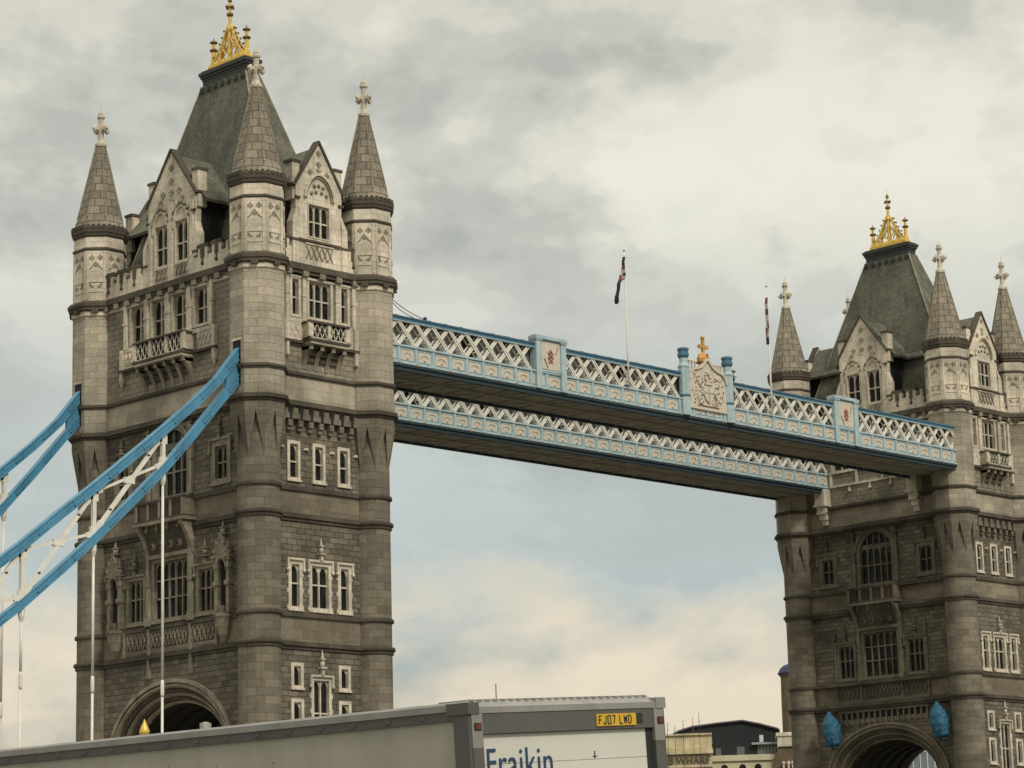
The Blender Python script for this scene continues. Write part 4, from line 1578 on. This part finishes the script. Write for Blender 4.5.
    m.box(-.14, -.02, -.42, .42, 46.3, 46.95)
    m.build('crown_cross', w)
    return w


w1 = make_walkway('nearer high walkway carrying the gold-crossed coat of arms, upper one of the pair in view')
w2 = copy_tree(w1)
w2.location = (XC, 7.75, 0)
w2.rotation_euler = (0, 0, PI)
w2['label'] = 'farther high walkway seen below and behind the nearer one, only its lattice and panels showing'

# things on the walkway roof
def flagpole(x, y, ztop, label, fl):
    t = thing('flagpole', label, 'flagpole', (x, y, 42.9), 0, 'flagpoles on the walkway')
    m = MB(WHITE, GOLDD)
    h = ztop - 42.9
    m.lathe([(.08, 0), (.07, 3), (.045, h)], 10, smooth=True)
    m.box(-.12, .12, 0, .35, .2, .34)
    m.box(-.12, .12, 0, .35, 1.7, 1.84)
    m.mi = 1
    m.ball((0, 0, h + .05), .09, 8)
    m.build('pole', t)
    NAVY, RED, WH = FLAGM
    m = MB(NAVY, RED, WH)
    # hanging folded flag: pleated strip
    prev = None
    for j, (dz, off, wd, mi) in enumerate(fl):
        dz *= .78
        z = h - dz
        row = [(-.05 - off * 1.5 - wd * .9 * u, .16 * math.sin(u * 9 + j), z) for u in (0, .25, .5, .75, 1.0)]
        if prev:
            for i in range(4):
                m.mi = mi[i % len(mi)]
                m.add([prev[i], prev[i + 1], row[i + 1], row[i]], [(0, 1, 2, 3)])
        prev = row
    fo = m.build('flag', t)
    sm = fo.modifiers.new('thickness', 'SOLIDIFY')
    sm.thickness = .02
    return t


FLAGM = (paint('flag_navy', (.018, .02, .05), .8), paint('flag_red', (.19, .055, .05), .8), paint('flag_white', (.50, .46, .42), .8))
UF = [(.6, 0, .02, (0,)), (1.1, 0, .12, (0,)), (1.6, 0, .22, (2, 0)), (2.0, 0, .36, (1, 1, 0)), (2.3, 0, .40, (2,)), (2.6, .0, .5, (0, 2)), (2.95, .0, .6, (2, 1)), (3.2, .2, .42, (1,)),
      (3.6, .38, .30, (0,)), (4.3, .48, .28, (0, 0, 1)), (5.0, .58, .38, (0,)), (5.5, .62, .25, (0,)), (5.75, .66, .1, (0,))]
SF = [(1.2, 0, .02, (2,)), (1.9, 0, .08, (2, 1)), (2.5, 0, .14, (1, 2)), (3.1, 0, .10, (1,)), (3.8, .0, .12, (2,)), (4.6, .0, .15, (1, 2)), (5.6, .02, .12, (2, 1)), (6.4, .03, .06, (0,))]
flagpole(31.4, -10.8, 53.95, 'tall white flagpole left of the coat of arms with a union flag hanging limp', UF)
flagpole(49.25, -10.8, 53.85, 'tall thin flagpole near the left spire of the far tower, furled red and white flag', SF)


def cable(name, label, pts, r, mat):
    m = MB(mat)
    m.tube(pts, r, 6)
    o = m.build(name)
    tag(o, label, 'cable')
    return o


IRON = paint('black_iron', (.03, .03, .032), .5)
m = MB(IRON)
for p, q in (((6.6, -9.2, 47.15), (11.9, -8.2, 45.85)), ((6.6, -9.6, 46.75), (10.2, -8.6, 45.75))):
    n_ = 8
    m.tube([Vector(p).lerp(Vector(q), i / n_) - Vector((0, 0, .25 * math.sin(PI * i / n_))) for i in range(n_ + 1)], .03, 6)
m.box(11.75, 11.95, -8.3, -8.1, 45.2, 46.05)
m.ball((7.1, -9.2, 47.0), .18, 6)
tag(m.build('stay_cable'), 'pair of thin black stay cables from the near tower down to the walkway roof', 'cable')
m = MB(IRON)
m.tube([(46.3, -9.2, 45.2), (46.3, -9.2, 46.5)], .05, 6)
m.box(45.1, 46.7, -9.23, -9.17, 45.95, 46.02)
m.box(46.05, 46.55, -9.25, -9.15, 46.35, 46.5)
m.ball((46.3, -9.2, 45.75), .17, 6)
tag(m.build('weather_instrument'), 'small dark weather instrument on the walkway roof just right of the coat of arms', 'instrument')

# ------------------------------------------------------------------ suspension chains
UPC = [(-4.6, 42.9), (-6.5, 40.98), (-8.7, 38.35), (-11.0, 36.25), (-13.3, 34.35), (-16.1, 32.12), (-18.85, 29.95), (-21.5, 27.95), (-24.3, 25.75), (-27.5, 23.4), (-31, 21.0), (-35, 18.5), (-40, 15.8), (-46, 13.0), (-53, 10.5), (-62, 8.6), (-72, 7.9)]
LOC = [(-4.6, 41.1), (-6.5, 39.15), (-8.5, 37.0), (-10.9, 34.3), (-13.3, 31.75), (-16.0, 29.2), (-18.85, 26.6), (-21.5, 24.35), (-24.3, 22.05), (-27.5, 19.7), (-31, 17.3), (-35, 14.9), (-40, 12.3), (-46, 9.9), (-53, 8.0), (-62, 7.5), (-72, 7.6)]


def interp(pl, x):
    for (a, b), (c, d) in zip(pl[:-1], pl[1:]):
        if c <= x <= a: return b + (d - b) * (x - a) / (c - a)
    return pl[-1][1]


def box_chord(m, pl, hh, w):
    """riveted box chord with flanges following a polyline in (x,z)"""
    P = [Vector((x, 0, z)) for x, z in pl]
    for (dz0, dz1, hw, mi) in ((-hh, hh, w / 2, 0), (hh - .04, hh + .04, w / 2 + .06, 1), (-hh - .04, -hh + .04, w / 2 + .06, 1), (-.05, .05, w / 2 + .03, 1)):
        m.mi = mi
        rows = []
        for j, p in enumerate(P):
            d = (P[min(j + 1, len(P) - 1)] - P[max(j - 1, 0)]).normalized()
            nrm = Vector((-d.z, 0, d.x))
            if nrm.z < 0: nrm = -nrm
            rows.append([p + nrm * dz0 + Vector((0, -hw, 0)), p + nrm * dz0 + Vector((0, hw, 0)), p + nrm * dz1 + Vector((0, hw, 0)), p + nrm * dz1 + Vector((0, -hw, 0))])
        vs = [v for r in rows for v in r]
        fs = []
        for j in range(len(rows) - 1):
            for i in range(4):
                fs.append((j * 4 + i, (j + 1) * 4 + i, (j + 1) * 4 + (i + 1) % 4, j * 4 + (i + 1) % 4))
        fs += [(0, 1, 2, 3), tuple(len(vs) - 4 + i for i in (3, 2, 1, 0))]
        m.add(vs, fs)
    for j in range(len(P) - 1):      # cover plates with bolt heads
        a, b = P[j], P[j + 1]
        d = (b - a).normalized()
        for t in (.5,):
            c = a.lerp(b, t)
            m.mi = 1
            for sg in (-1, 1):
                m.beam(c - d * .45 + Vector((0, sg * (w / 2 + .02), 0)), c + d * .45 + Vector((0, sg * (w / 2 + .02), 0)), .05, hh * 1.5)
            m.mi = 2
            for k in (-.36, -.12, .12, .36):
                for dz in (-.14, .14):
                    q = c + d * k + Vector((0, 0, dz))
                    m.box(q.x - .035, q.x + .035, -w / 2 - .08, w / 2 + .08, q.z - .035, q.z + .035)


def make_chain(label, y):
    t = thing('suspension_chain', label, 'chain', (0, y, 0), 0, 'blue suspension chains')
    m = MB(BLUE, BLUE, BLUED)
    box_chord(m, UPC, .26, .40)
    m.build('upper_chord', t)
    m = MB(BLUE, BLUE, BLUED)
    box_chord(m, LOC, .235, .40)
    m.build('lower_chord', t)
    m = MB(BLUE)
    m.prism([(-4.6, 42.4), (-6.5, 40.8), (-8.0, 39.1), (-8.0, 37.4), (-6.5, 39.2), (-4.6, 41.1)], -.14, .14)
    m.build('gusset_plate', t)
    xs = [-13.3, -18.85, -24.3, -29.7, -35.2, -40.7, -46.2]
    for i, x in enumerate(xs):
        m = MB(WHITE)
        zu, zl = interp(UPC, x), interp(LOC, x)
        m.beam((x, 0, zl), (x, 0, zu), .24, .26, (1, 0, 0))
        m.box(x - .3, x + .3, -.1, .1, zu - .9, zu - .25)
        m.box(x - .28, x + .28, -.11, .11, zl + .2, zl + .8)
        m.build('post', t)
        # hanger rod with swaged joint
        m = MB(WHITE)
        m.lathe([(.085, 6.4), (.085, 16.9)], 10, x, 0, smooth=True)
        m.lathe([(.09, 16.7), (.12, 16.9), (.12, 17.6), (.09, 17.8)], 10, x, 0, smooth=True)
        m.lathe([(.09, 17.7), (.09, zl - .9)], 10, x, 0, smooth=True)
        m.lathe([(.11, zl - 1.1), (.19, zl - .8), (.20, zl - .3)], 8, x, 0)
        m.build('hanger', t)
        if i < len(xs) - 1:
            x2 = xs[i + 1]
            a, b = Vector((x, 0, interp(UPC, x) - .3)), Vector((x2, 0, interp(LOC, x2) + .35))
            c, d = Vector((x, 0, interp(LOC, x) + .35)), Vector((x2, 0, interp(UPC, x2) - .3))
            m = MB(WHITE, IRON)
            m.beam(a, b, .18, .26)
            m.beam(c + Vector((0, .02, 0)), d + Vector((0, .02, 0)), .18, .18)
            mid = (a + b + c + d) / 4
            m.box(mid.x - .42, mid.x + .42, -.11, .11, mid.z - .2, mid.z + .2)
            for u in (a, b, c, d):
                m.beam(u, u.lerp(mid, .22), .2, .36)
            m.mi = 1
            for u in (a, b):
                q = u.lerp(mid, .45)
                m.box(q.x - .1, q.x + .1, -.14, .14, q.z - .05, q.z + .05)
            m.build('cross_brace', t)
    return t


make_chain('nearer blue suspension chain with white crossed bracing, running in front of the near tower', -9.2)
make_chain('farther blue suspension chain at the left edge, entering the far left turret', 9.2)

# ------------------------------------------------------------------ blue lanterns on the far tower
def lantern(y, label):
    t = thing('hanging_lantern', label, 'lantern', (82.3 - WX_LO - 1.0, y - .25, 16.75), 0, 'blue lanterns by the far archway')
    t.rotation_euler = (R(-9), 0, 0)
    m = MB(LBLUE)
    m.lathe([(.48, .35), (.62, .42), (.84, 1.0), (.95, 2.2), (.80, 2.6), (.45, 3.1), (.16, 3.4), (.08, 3.6)], 6)
    lb = m.build('lantern_body', t)
    sb = lb.modifiers.new('round', 'SUBSURF')
    sb.levels = sb.render_levels = 3
    tx = bpy.data.textures.new('wrinkle', 'CLOUDS')
    tx.noise_scale = .45
    dm = lb.modifiers.new('wrinkle', 'DISPLACE')
    dm.texture = tx
    dm.strength = .22
    m = MB(LBLACK)
    for i in range(6):
        a = i * PI / 3 + PI / 6
        b = a + PI / 3
        for (r, z) in ((.50, .55), (.34, .15)):
            m.beam((r * math.cos(a) * 1.1, r * math.sin(a) * 1.1, z), (r * math.cos(b) * 1.1, r * math.sin(b) * 1.1, z), .07, .07)
        m.beam((.5 * math.cos(a), .5 * math.sin(a), .6), (.3 * math.cos(b), .3 * math.sin(b), .05), .05, .05)
        m.beam((.5 * math.cos(b), .5 * math.sin(b), .6), (.3 * math.cos(a), .3 * math.sin(a), .05), .05, .05)
        m.beam((.80 * math.cos(a), .80 * math.sin(a), .95), (.80 * math.cos(b), .80 * math.sin(b), .95), .06, .06)
    m.build('lantern_frame', t)
    m = MB(IRON)
    m.beam((0, 0, 3.5), (1.3, 0, 3.6), .1, .12)
    m.beam((0, 0, 3.3), (1.3, 0, 2.7), .08, .08)
    m.build('bracket', t)


lantern(5.15, 'blue wrapped lantern hanging left of the far tower archway')
lantern(-7.1, 'blue wrapped lantern hanging right of the far tower archway')

# lamps on the deck before the near archway
def deck_lamp(x, y, ztop, gold, label):
    t = thing('deck_lamp', label, 'street lamp', (x, y, 6.5))
    h = ztop - 6.5
    m = MB(PBLUE)
    m.lathe([(.3, 0), (.28, .9), (.14, 1.1), (.1, h - 1.9)], 8)
    m.build('lamp_post', t)
    if gold:
        m = MB(PBLUE)
        m.lathe([(.12, h - 2.0), (.36, h - 1.8), (.42, h - 1.0), (.2, h - .85)], 8)
        m.build('lamp_head', t)
        m = MB(GOLD)
        m.lathe([(.10, h - .85), (.30, h - .72), (.33, h - .5), (.22, h - .22), (.09, h + .05), (.02, h + .25)], 12, smooth=True)
        m.build('flame_finial', t)
    else:
        m = MB(paint('lamp_glass_grey', (.38, .38, .34), .4))
        m.lathe([(.12, h - 1.0), (.3, h - .9), (.34, h - .1), (.12, h)], 6)
        m.build('lamp_head', t)


deck_lamp(-14.5, -8.9, 15.0, True, 'lamp post with gilded flame finial before the near tower archway')
deck_lamp(-9.5, -8.9, 15.25, False, 'small grey lamp head at the right side of the near archway')

# ------------------------------------------------------------------ buildings on the far bank
th = R(39.6)
FB = Matrix.Rotation(th - PI / 2, 4, 'Z')
FB.translation = Vector((177.16, 99.72, 0))      # local x = right along the quay, y = away from the river


def quay(name, label, cat, dx=0, dy=0):
    t = thing(name, label, cat)
    t.matrix_world = FB @ Matrix.Translation((dx, dy, 3.0))
    return t


WHARF = masonry('wharf_cream_brick', (.66, .58, .37), (.58, .50, .31), (.28, .23, .13), .6, .2, .02, .1, .4, (.2, .16, .09))
WHD = masonry('wharf_dark_band', (.34, .28, .17), (.30, .24, .14), (.12, .1, .06), .6, .2, .02, .1, .4)
PALEB = paint('pale_render', (.58, .53, .36), .8, 0, .4, (.3, .27, .18), .5, True)
DKROOF = paint('dark_roof_cladding', (.010, .012, .013), .8, 0, .5, (.022, .022, .02), .3)
DKROOF2 = paint('dark_roof_edge', (.10, .085, .11), .7, 0, .3)
BRNW = masonry('brown_brick', (.17, .13, .08), (.14, .105, .06), (.08, .06, .04), .5, .2, .02, .1, .4)
LETT = paint('sign_letters', (.09, .075, .05), .8)


def text_mesh(s, size, depth, mat, parent, mw, name='lettering', bold=0.0, shear=0.0, sx=1.0, space=1.0):
    cu = bpy.data.curves.new('txt', 'FONT')
    cu.body = s
    cu.size = size
    cu.extrude = depth
    cu.offset = bold
    cu.shear = shear
    cu.space_character = space
    tmp = bpy.data.objects.new('txt', cu)
    C.objects.link(tmp)
    dg = bpy.context.evaluated_depsgraph_get()
    dg.update()
    me = bpy.data.meshes.new_from_object(tmp.evaluated_get(dg))
    bpy.data.objects.remove(tmp)
    for v in me.vertices: v.co.x *= sx
    me.materials.clear()
    me.materials.append(mat)
    o = bpy.data.objects.new(name, me)
    C.objects.link(o)
    o.parent = parent
    o.matrix_local = mw
    return o


UPR = Matrix.Rotation(PI / 2, 4, 'X')      # text standing up, facing -y

b = quay('wharf_building', 'cream brick wharf building with dark painted lettering, just right of the truck', 'building')
m = MB(WHARF, WHD)
m.box(-34, -4.75, 0, 14, -3, 25.0)
m.box(-34.2, -4.6, -.35, 14, 23.0 - .1, 23.4)
m.box(-34, -4.75, -.05, 13, 25.0, 25.36)
m.mi = 1
m.box(-34, -5.2, -.12, .1, 20.85, 22.35)
m.build('wall', b)
m = MB(WHARF)
m.box(-34.3, -4.5, -.45, .3, 22.45, 22.9)
m.box(-34.2, -4.6, -.3, .2, 20.5, 20.85)
m.box(-34.2, -4.6, -.3, .3, 25.2, 25.45)
m.build('cornice', b)
text_mesh('RS WHARF', 1.42, .05, LETT, b, Matrix.Translation((-11.9, -.16, 21.05)) @ UPR, bold=.02, sx=.98, space=1.02)
for i in range(8):
    m = MB(WHARF)
    m.box(-33 + i * 3.4, -31.2 + i * 3.4, -.08, .05, 14.5, 17.8)
    wo = m.build('window', b)
    g = MB(GLASS)
    g.box(-32.8 + i * 3.4, -31.4 + i * 3.4, -.12, -.05, 14.7, 17.6)
    g.build('pane', wo)

b = quay('boathouse', 'dark building with a broad low gabled roof between the truck and the far tower', 'building', 0, 16)
k = 1.04
m = MB(DKROOF, DKROOF2)
prof = [(-11.6, 26.0), (-9.9, 26.9), (-7.8, 27.5), (-4, 27.9), (-.1, 28.2), (2.6, 27.6), (5.3, 26.8), (5.6, 26.5)]
m.prism([(-11.6, 22.5)] + prof + [(5.6, 22.5)], -30 * 0 - 30, 0) if False else m.prism([(-11.6, 22.5)] + prof + [(5.6, 22.5)], 0, 30)
m.mi = 1
for p, q in zip(prof[:-1], prof[1:]):
    m.beam((p[0], 0, p[1] + .1), (q[0], 0, q[1] + .1), .9, .22)
m.build('roof', b)
m = MB(DKROOF, DKROOF2)
m.box(-11.3, 5.3, .4, 29, -3, 22.5)
m.mi = 1
m.box(-5, 5.8, -.3, .3, 24.6, 24.8)
m.build('wall', b)
m = MB(paint('skylight_pale', (.62, .62, .58), .4))
m.box(2.45, 3.05, -.06, .02, 24.95, 26.0)
m.build('hatch', b)

b = quay('riverside_building', 'low pale building with a glazed upper storey, in front of the dark gabled building', 'building', 0, 6)
m = MB(PALEB, WHD)
m.box(-5.2, 4.4, 0, 9, -3, 21.9)
m.box(-5.4, 4.6, -.3, 9.2, 21.6, 22.45)
m.build('wall', b)
m = MB(DKROOF)
m.box(-4.9, 4.7, 1.0, 8.5, 22.4, 24.35)
m.build('upper_storey', b)
m = MB(paint('canopy_grey', (.33, .35, .32), .6))
m.box(1.2, 5.0, .2, 1.6, 23.95, 24.25)
m.build('canopy', b)
m = MB(paint('conservatory_frame', (.36, .38, .36), .5))
for i in range(6):
    m.box(2.1 + i * .5, 2.16 + i * .5, .8, .95, 22.45, 23.95)
m.build('window_frame', b)
m = MB(paint('hazy_glass', (.12, .13, .13), .2))
m.box(2.1, 4.7, .9, 1.02, 22.45, 23.95)
m.box(-1.05, .1, .9, 1.02, 22.5, 23.75)
m.box(-4.2, -3.4, .9, 1.02, 22.5, 23.6)
m.build('window', b)
for x in (-.3, 2.0, -3.0):
    m = MB(GLASS)
    m.box(x - .5, x + .5, -.04, .1, 18.2, 20.6)
    m.arch_head(x - .5, x + .5, 20.6, 0, 0.01, [(x - .5, 20.6), (x + .5, 20.6)])
    m.lathe([(.5, 0), (.5, .06)], 16, 0, 0)
    nv = 32
    for j in range(len(m.v) - nv, len(m.v)):
        v = m.v[j]
        m.v[j] = Vector((x + v.x, -.04 + v.z, 20.6 + v.y))
    m.build('arched_window', b)

b = quay('brick_abutment', 'brown brick block with a pale stone top against the far tower left edge', 'building', 0, -8)
m = MB(BRNW, PALE)
m.prism([(4.0, -3), (4.0, 20.6), (5.2, 22.6), (14, 22.6), (14, -3)], 0, 8)
m.mi = 1
m.box(4.9, 14, -.3, 8.3, 22.6, 24.3)
m.box(4.7, 14, -.5, 8.5, 24.1, 24.6)
m.build('wall', b)
m = MB(TRIM)
for x in (5.6, 6.3, 6.9):
    m.box(x - .12, x + .12, -.7, -.4, 18.5, 20.2)
    m.ball((x, -.55, 20.2), .3, 6)
m.build('balustrade', b)

b = quay('domed_turret', 'round brick turret with a small deep blue dome, half hidden by the far tower', 'turret', 7.55, 4)
m = MB(BRNW, DARKST)
m.lathe([(1.75, -3), (1.68, 30.2), (1.62, 33.5), (1.7, 33.7), (1.95, 34.0)], 20, smooth=False)
m.build('shaft', b)
m = MB(paint('blue_lead', (.018, .03, .085), .6, 0, .2, (.03, .03, .05)))
m.lathe([(2.0, 34.0), (2.05, 34.15), (1.95, 34.3), (1.65, 34.9), (1.1, 35.35), (.4, 35.6), (.05, 35.7)], 20, smooth=True)
m.build('dome', b)


def mast(x, z, label, dy=-3, base=22.4, r=.035, mat=None, arms=True):
    t = thing('rooftop_mast', label, 'mast')
    t.matrix_world = FB @ Matrix.Translation((x, dy, 0))
    m = MB(mat or IRON)
    m.lathe([(r * 1.4, base), (r, z)], 6)
    if arms:
        m.box(-.16, .16, -.02, .02, z - 1.2, z - 1.15)
    m.build('pole', t)


REDM = paint('mast_red', (.35, .09, .06), .6)
mast(-11.0, 30.0, 'thin dark mast beside the right edge of the truck, leftmost above the wharf building', base=0)
mast(-9.95, 29.4, 'thin grey mast second from the truck above the wharf building', base=0)
mast(-8.7, 30.2, 'thin dark mast in the middle of the five above the wharf building', base=0)
mast(-7.3, 30.6, 'thin red mast above the wharf building', base=0, mat=REDM)
mast(-6.35, 31.2, 'tallest thin dark mast of the wharf group, rightmost above the dark roof edge', base=0)
mast(-36.1, 36.5, 'lone thin mast rising behind the truck roof', base=-3, r=.07, arms=False)
# pale building seen through the far archway
b = quay('glass_office', 'pale glazed building seen through the far archway', 'building', 28.5, -15)
m = MB(paint('office_frame', (.55, .56, .54), .5))
m.box(-6, 8, .3, 14, -3, 22)
for i in range(15):
    m.box(-6 + i, -5.86 + i, 0, .3, -3, 22)
for i in range(8):
    m.box(-6, 8, .05, .3, i * 3 - .2, i * 3 + .1)
m.lathe([(5, 22), (3.6, 23.6), (1.4, 24.6), (.2, 25)], 16, 0, 7)
m.build('wall', b)
m = MB(paint('office_glass', (.16, .19, .20), .15))
m.box(-5.95, 7.95, .1, .29, -2.9, 21.9)
m.build('glazing', b)

# ------------------------------------------------------------------ the truck
TRW = paint('truck_side_grp', (.40, .37, .29), .6, 0, .5, (.22, .195, .14), 1.3, True)
TRD = paint('truck_dark_frame', (.095, .090, .078), .55, 0, .5, (.05, .045, .035), 2)
TRA = paint('truck_alloy', (.30, .285, .25), .45, .2, .6, (.13, .12, .10), 2.2, True)
TRDOOR = paint('truck_roller_door', (.60, .585, .50), .45, 0, .35, (.40, .37, .29), .8, True)
TYRE = paint('tyre_rubber', (.02, .02, .02), .9)
TRP = paint('plate_yellow', (.62, .37, .02), .45, 0, .25, (.3, .18, .02), 6)
TRB = paint('truck_black', (.015, .015, .015), .6)
LOGO = paint('logo_blue', (.018, .045, .11), .4, 0, 0.1)
REDL, _nt, _b = mat_new('red_marker_lens')
_b.inputs['Base Color'].default_value = (.13, .022, .015, 1)
_b.inputs['Roughness'].default_value = .25
TPOS = Vector((-100.09503928, -126.57960255, 3.59201205))
TR = Matrix.Rotation(1.56531752, 4, 'Z') @ Matrix.Rotation(-6.87601528e-03, 4, 'Y') @ Matrix.Rotation(-6.05176407e-02, 4, 'X')
TR.translation = TPOS
base = Vector((TPOS.x, TPOS.y, 0))
tk = thing('box_truck', 'dirty grey box truck with pale roller door, blue lettering and yellow plate', 'truck', (TPOS.x, TPOS.y, 0), 1.56531752)
bpy.context.view_layer.update()
TI = Matrix.Translation(base) @ Matrix.Rotation(1.56531752, 4, 'Z')
LOCM = TI.inverted() @ TR       # body frame inside the truck: x forward, -y to the right, z down from the roof
BL, BW = 8.1, 2.53
m = MB(TRW, TRD, TRA)
m.box(.15, BL, -.02 - 0, -BW + .02, -.14, -2.7)
m.mi = 1
m.box(.0, .19, .012, -.06, -.10, -2.7)
m.box(.0, .19, -BW - .012, -BW + .06, -.10, -2.7)
m.box(.19, BL, .006, -.05, -.065, -.15)
m.box(.19, BL, -BW - .006, -BW + .05, -.065, -.15)
m.box(.1, BL, .01, -BW - .01, -2.55, -2.75)
m.mi = 2
for sy in (0, 1):
    yy = .016 if sy == 0 else -BW + .04
    m.box(.15, BL, yy, yy - .056, -.012, -.07)
m.mi = 1
m.mi = 1
for i in range(26):
    rx, rz = random.uniform(.4, 7.8), random.uniform(-1.2, -.2)
    m.box(rx, rx + .012, -.02, -.017, rz, rz + .012)
for i in range(17):
    m.box(.55 + i * .46, .60 + i * .46, .007, .02, -.125, -.095)
m.build('box_body', tk, mw=LOCM)
m = MB(TRA, TRD)
# roof with rounded edges and ribbed rear lip
m.add([(.0, .0, -.05), (BL, .0, -.05), (BL, -.06, .012), (.12, -.06, .012), (BL, -BW + .06, .012), (.12, -BW + .06, .012), (BL, -BW, -.05), (0, -BW, -.05)],
      [(0, 1, 2, 3), (3, 2, 4, 5), (5, 4, 6, 7), (0, 3, 5, 7)])
m.box(-.012, .02, -.10, -BW + .10, -.10, -.045)
m.add([(-.012, -.02, -.05), (-.012, -BW + .02, -.05), (.12, -BW + .08, .018), (.12, -.08, .018)], [(0, 1, 2, 3)])
for i in range(24):
    y = -.14 - i * (BW - .28) / 23
    m.box(.09, .5, y - .022, y + .022, .008, .026)
m.mi = 1
for y in (-.0, -BW):
    sg = 1 if y == 0 else -1
    m.mi = 1 if y == 0 else 0
    m.box(-.02, .26, y + .022 * sg, y - .11 * sg, -.105, -.004)
m.build('roof', tk, mw=LOCM)
m = MB(TRA, TRD, TRB)
for y0, y1 in ((-.02, -.15), (-2.39, -2.52)):
    m.mi = 0
    m.box(-.01, .1, y0, y1, -.10, -.40)
    m.mi = 1
    m.box(-.009, .1, y0, y1, -.40, -2.7)
m.mi = 1
m.box(-.004, .1, -.15, -2.39, -.10, -.28)
m.mi = 2
m.box(.03, .12, -2.30, -2.392, -.28, -2.6)
m.box(-.01, .06, -2.14, -2.23, -.145, -.235)
m.mi = 1
m.box(-.02, .2, -.02, -2.52, -2.6, -2.75)
m.build('rear_frame', tk, mw=LOCM)
m = MB(TRDOOR, TRB, TRA)
for i in range(9):
    z1 = -.285 - i * .262
    m.mi = 0
    m.box(.035, .075, -.155, -2.30, z1 - .258, z1)
    m.mi = 1
    m.box(.045, .075, -.155, -2.30, z1 - .262, z1 - .258)
m.mi = 1
m.box(.028, .04, -1.588, -1.596, -.47, -.535)
m.box(.028, .04, -1.57, -1.62, -.515, -.521)
m.build('roller_door', tk, mw=LOCM)
RT = Matrix.Rotation(-PI / 2, 4, 'Z') @ UPR      # text facing -x, reading towards -y
text_mesh('Fraikin', .37, .004, LOGO, tk, LOCM @ Matrix.Translation((.028, -.195, -.66)) @ RT, 'lettering', bold=-.002, sx=.80, space=1.06)
m = MB(TRP)
m.box(-.018, -.004, -1.60, -2.13, -.142, -.252)
pl = m.build('number_plate', tk, mw=LOCM)
GL = {'F': [((0, 0), (0, 1)), ((0, 1), (1, 1)), ((0, .52), (.8, .52))], 'J': [((1, 1), (1, .2)), ((1, .2), (.75, 0)), ((.75, 0), (.25, 0)), ((.25, 0), (0, .25))],
      '0': [((0, 0), (0, 1)), ((0, 1), (1, 1)), ((1, 1), (1, 0)), ((1, 0), (0, 0))], '7': [((0, 1), (1, 1)), ((1, 1), (.4, 0))], 'L': [((0, 1), (0, 0)), ((0, 0), (1, 0))],
      'W': [((0, 1), (.12, 0)), ((.12, 0), (.5, .8)), ((.5, .8), (.88, 0)), ((.88, 0), (1, 1))], 'D': [((0, 0), (0, 1)), ((0, 1), (.7, 1)), ((.7, 1), (1, .7)), ((1, .7), (1, .3)), ((1, .3), (.7, 0)), ((.7, 0), (0, 0))]}
m = MB(TRB)
for i, ch in enumerate('FJ07 LWD'):
    if ch == ' ': continue
    yy = -1.628 - i * .060 + (.022 if i > 4 else 0)
    for (x0, z0), (x1, z1) in GL[ch]:
        m.beam((-.019, yy - x0 * .036, -.234 + z0 * .074), (-.019, yy - x1 * .036, -.234 + z1 * .074), .004, .0115, (0, 0, 1)) if abs(x1 - x0) > abs(z1 - z0) * .5 else m.beam((-.019, yy - x0 * .036, -.234 + z0 * .074), (-.019, yy - x1 * .036, -.234 + z1 * .074), .0115, .004, (1, 0, 0))
m.build('plate_lettering', pl)
for y in (-.09, -2.475):
    m = MB(REDL, TRB)
    m.box(-.022, -.009, y - .030, y + .030, -.240, -.195)
    m.mi = 1
    m.box(-.012, -.008, y - .045, y + .045, -.252, -.183)
    m.build('marker_light', tk, mw=LOCM)
# chassis, wheels, cab (level on the road)
m = MB(TRB)
for y in (-.75, -1.75):
    m.box(.3, 10.0, y - .06, y + .06, .62, .86)
m.box(.0, .12, -.2, -2.3, .42, .56)
m.build('chassis', tk)
for x in (1.9, 9.0):
    for y, wdt in ((-.32, .5), (-2.2, .5)):
        m = MB(TYRE)
        m.lathe([(.30, -wdt / 2), (.45, -wdt / 2), (.48, -wdt / 2 + .05), (.48, wdt / 2 - .05), (.45, wdt / 2), (.30, wdt / 2)], 24)
        m.v = [Vector((x + v.x, y + v.z, .48 + v.y)) for v in m.v]
        wh = m.build('wheel', tk)
        m = MB(TRA)
        m.lathe([(.29, -wdt / 2 + .04), (.29, wdt / 2 - .04)], 20)
        m.lathe([(.1, -wdt / 2 - .01), (.1, wdt / 2 + .01)], 12)
        m.v = [Vector((x + v.x, y + v.z, .48 + v.y)) for v in m.v]
        m.build('rim', wh)
m = MB(paint('cab_white', (.6, .6, .57), .35, 0, .2))
m.prism([(8.35, .55), (8.35, 2.75), (9.6, 2.85), (10.1, 1.9), (10.25, 1.5), (10.25, .45)], -2.4, -.12)
cb = m.build('cab', tk)
m = MB(GLASS)
m.prism([(8.9, 1.75), (8.9, 2.5), (9.55, 2.5), (9.9, 1.75)], -2.41, -.11)
m.beam((10.12, -1.26, 1.9), (9.66, -1.26, 2.74), 2.0, .04, (1, 0, .5))
m.build('cab_window', cb)
for y in (-.4, -2.1):
    m = MB(paint('headlamp', (.7, .7, .68), .1))
    m.box(10.23, 10.29, y - .17, y + .17, .75, .98)
    m.build('headlight', tk)
bpy.context.view_layer.update()
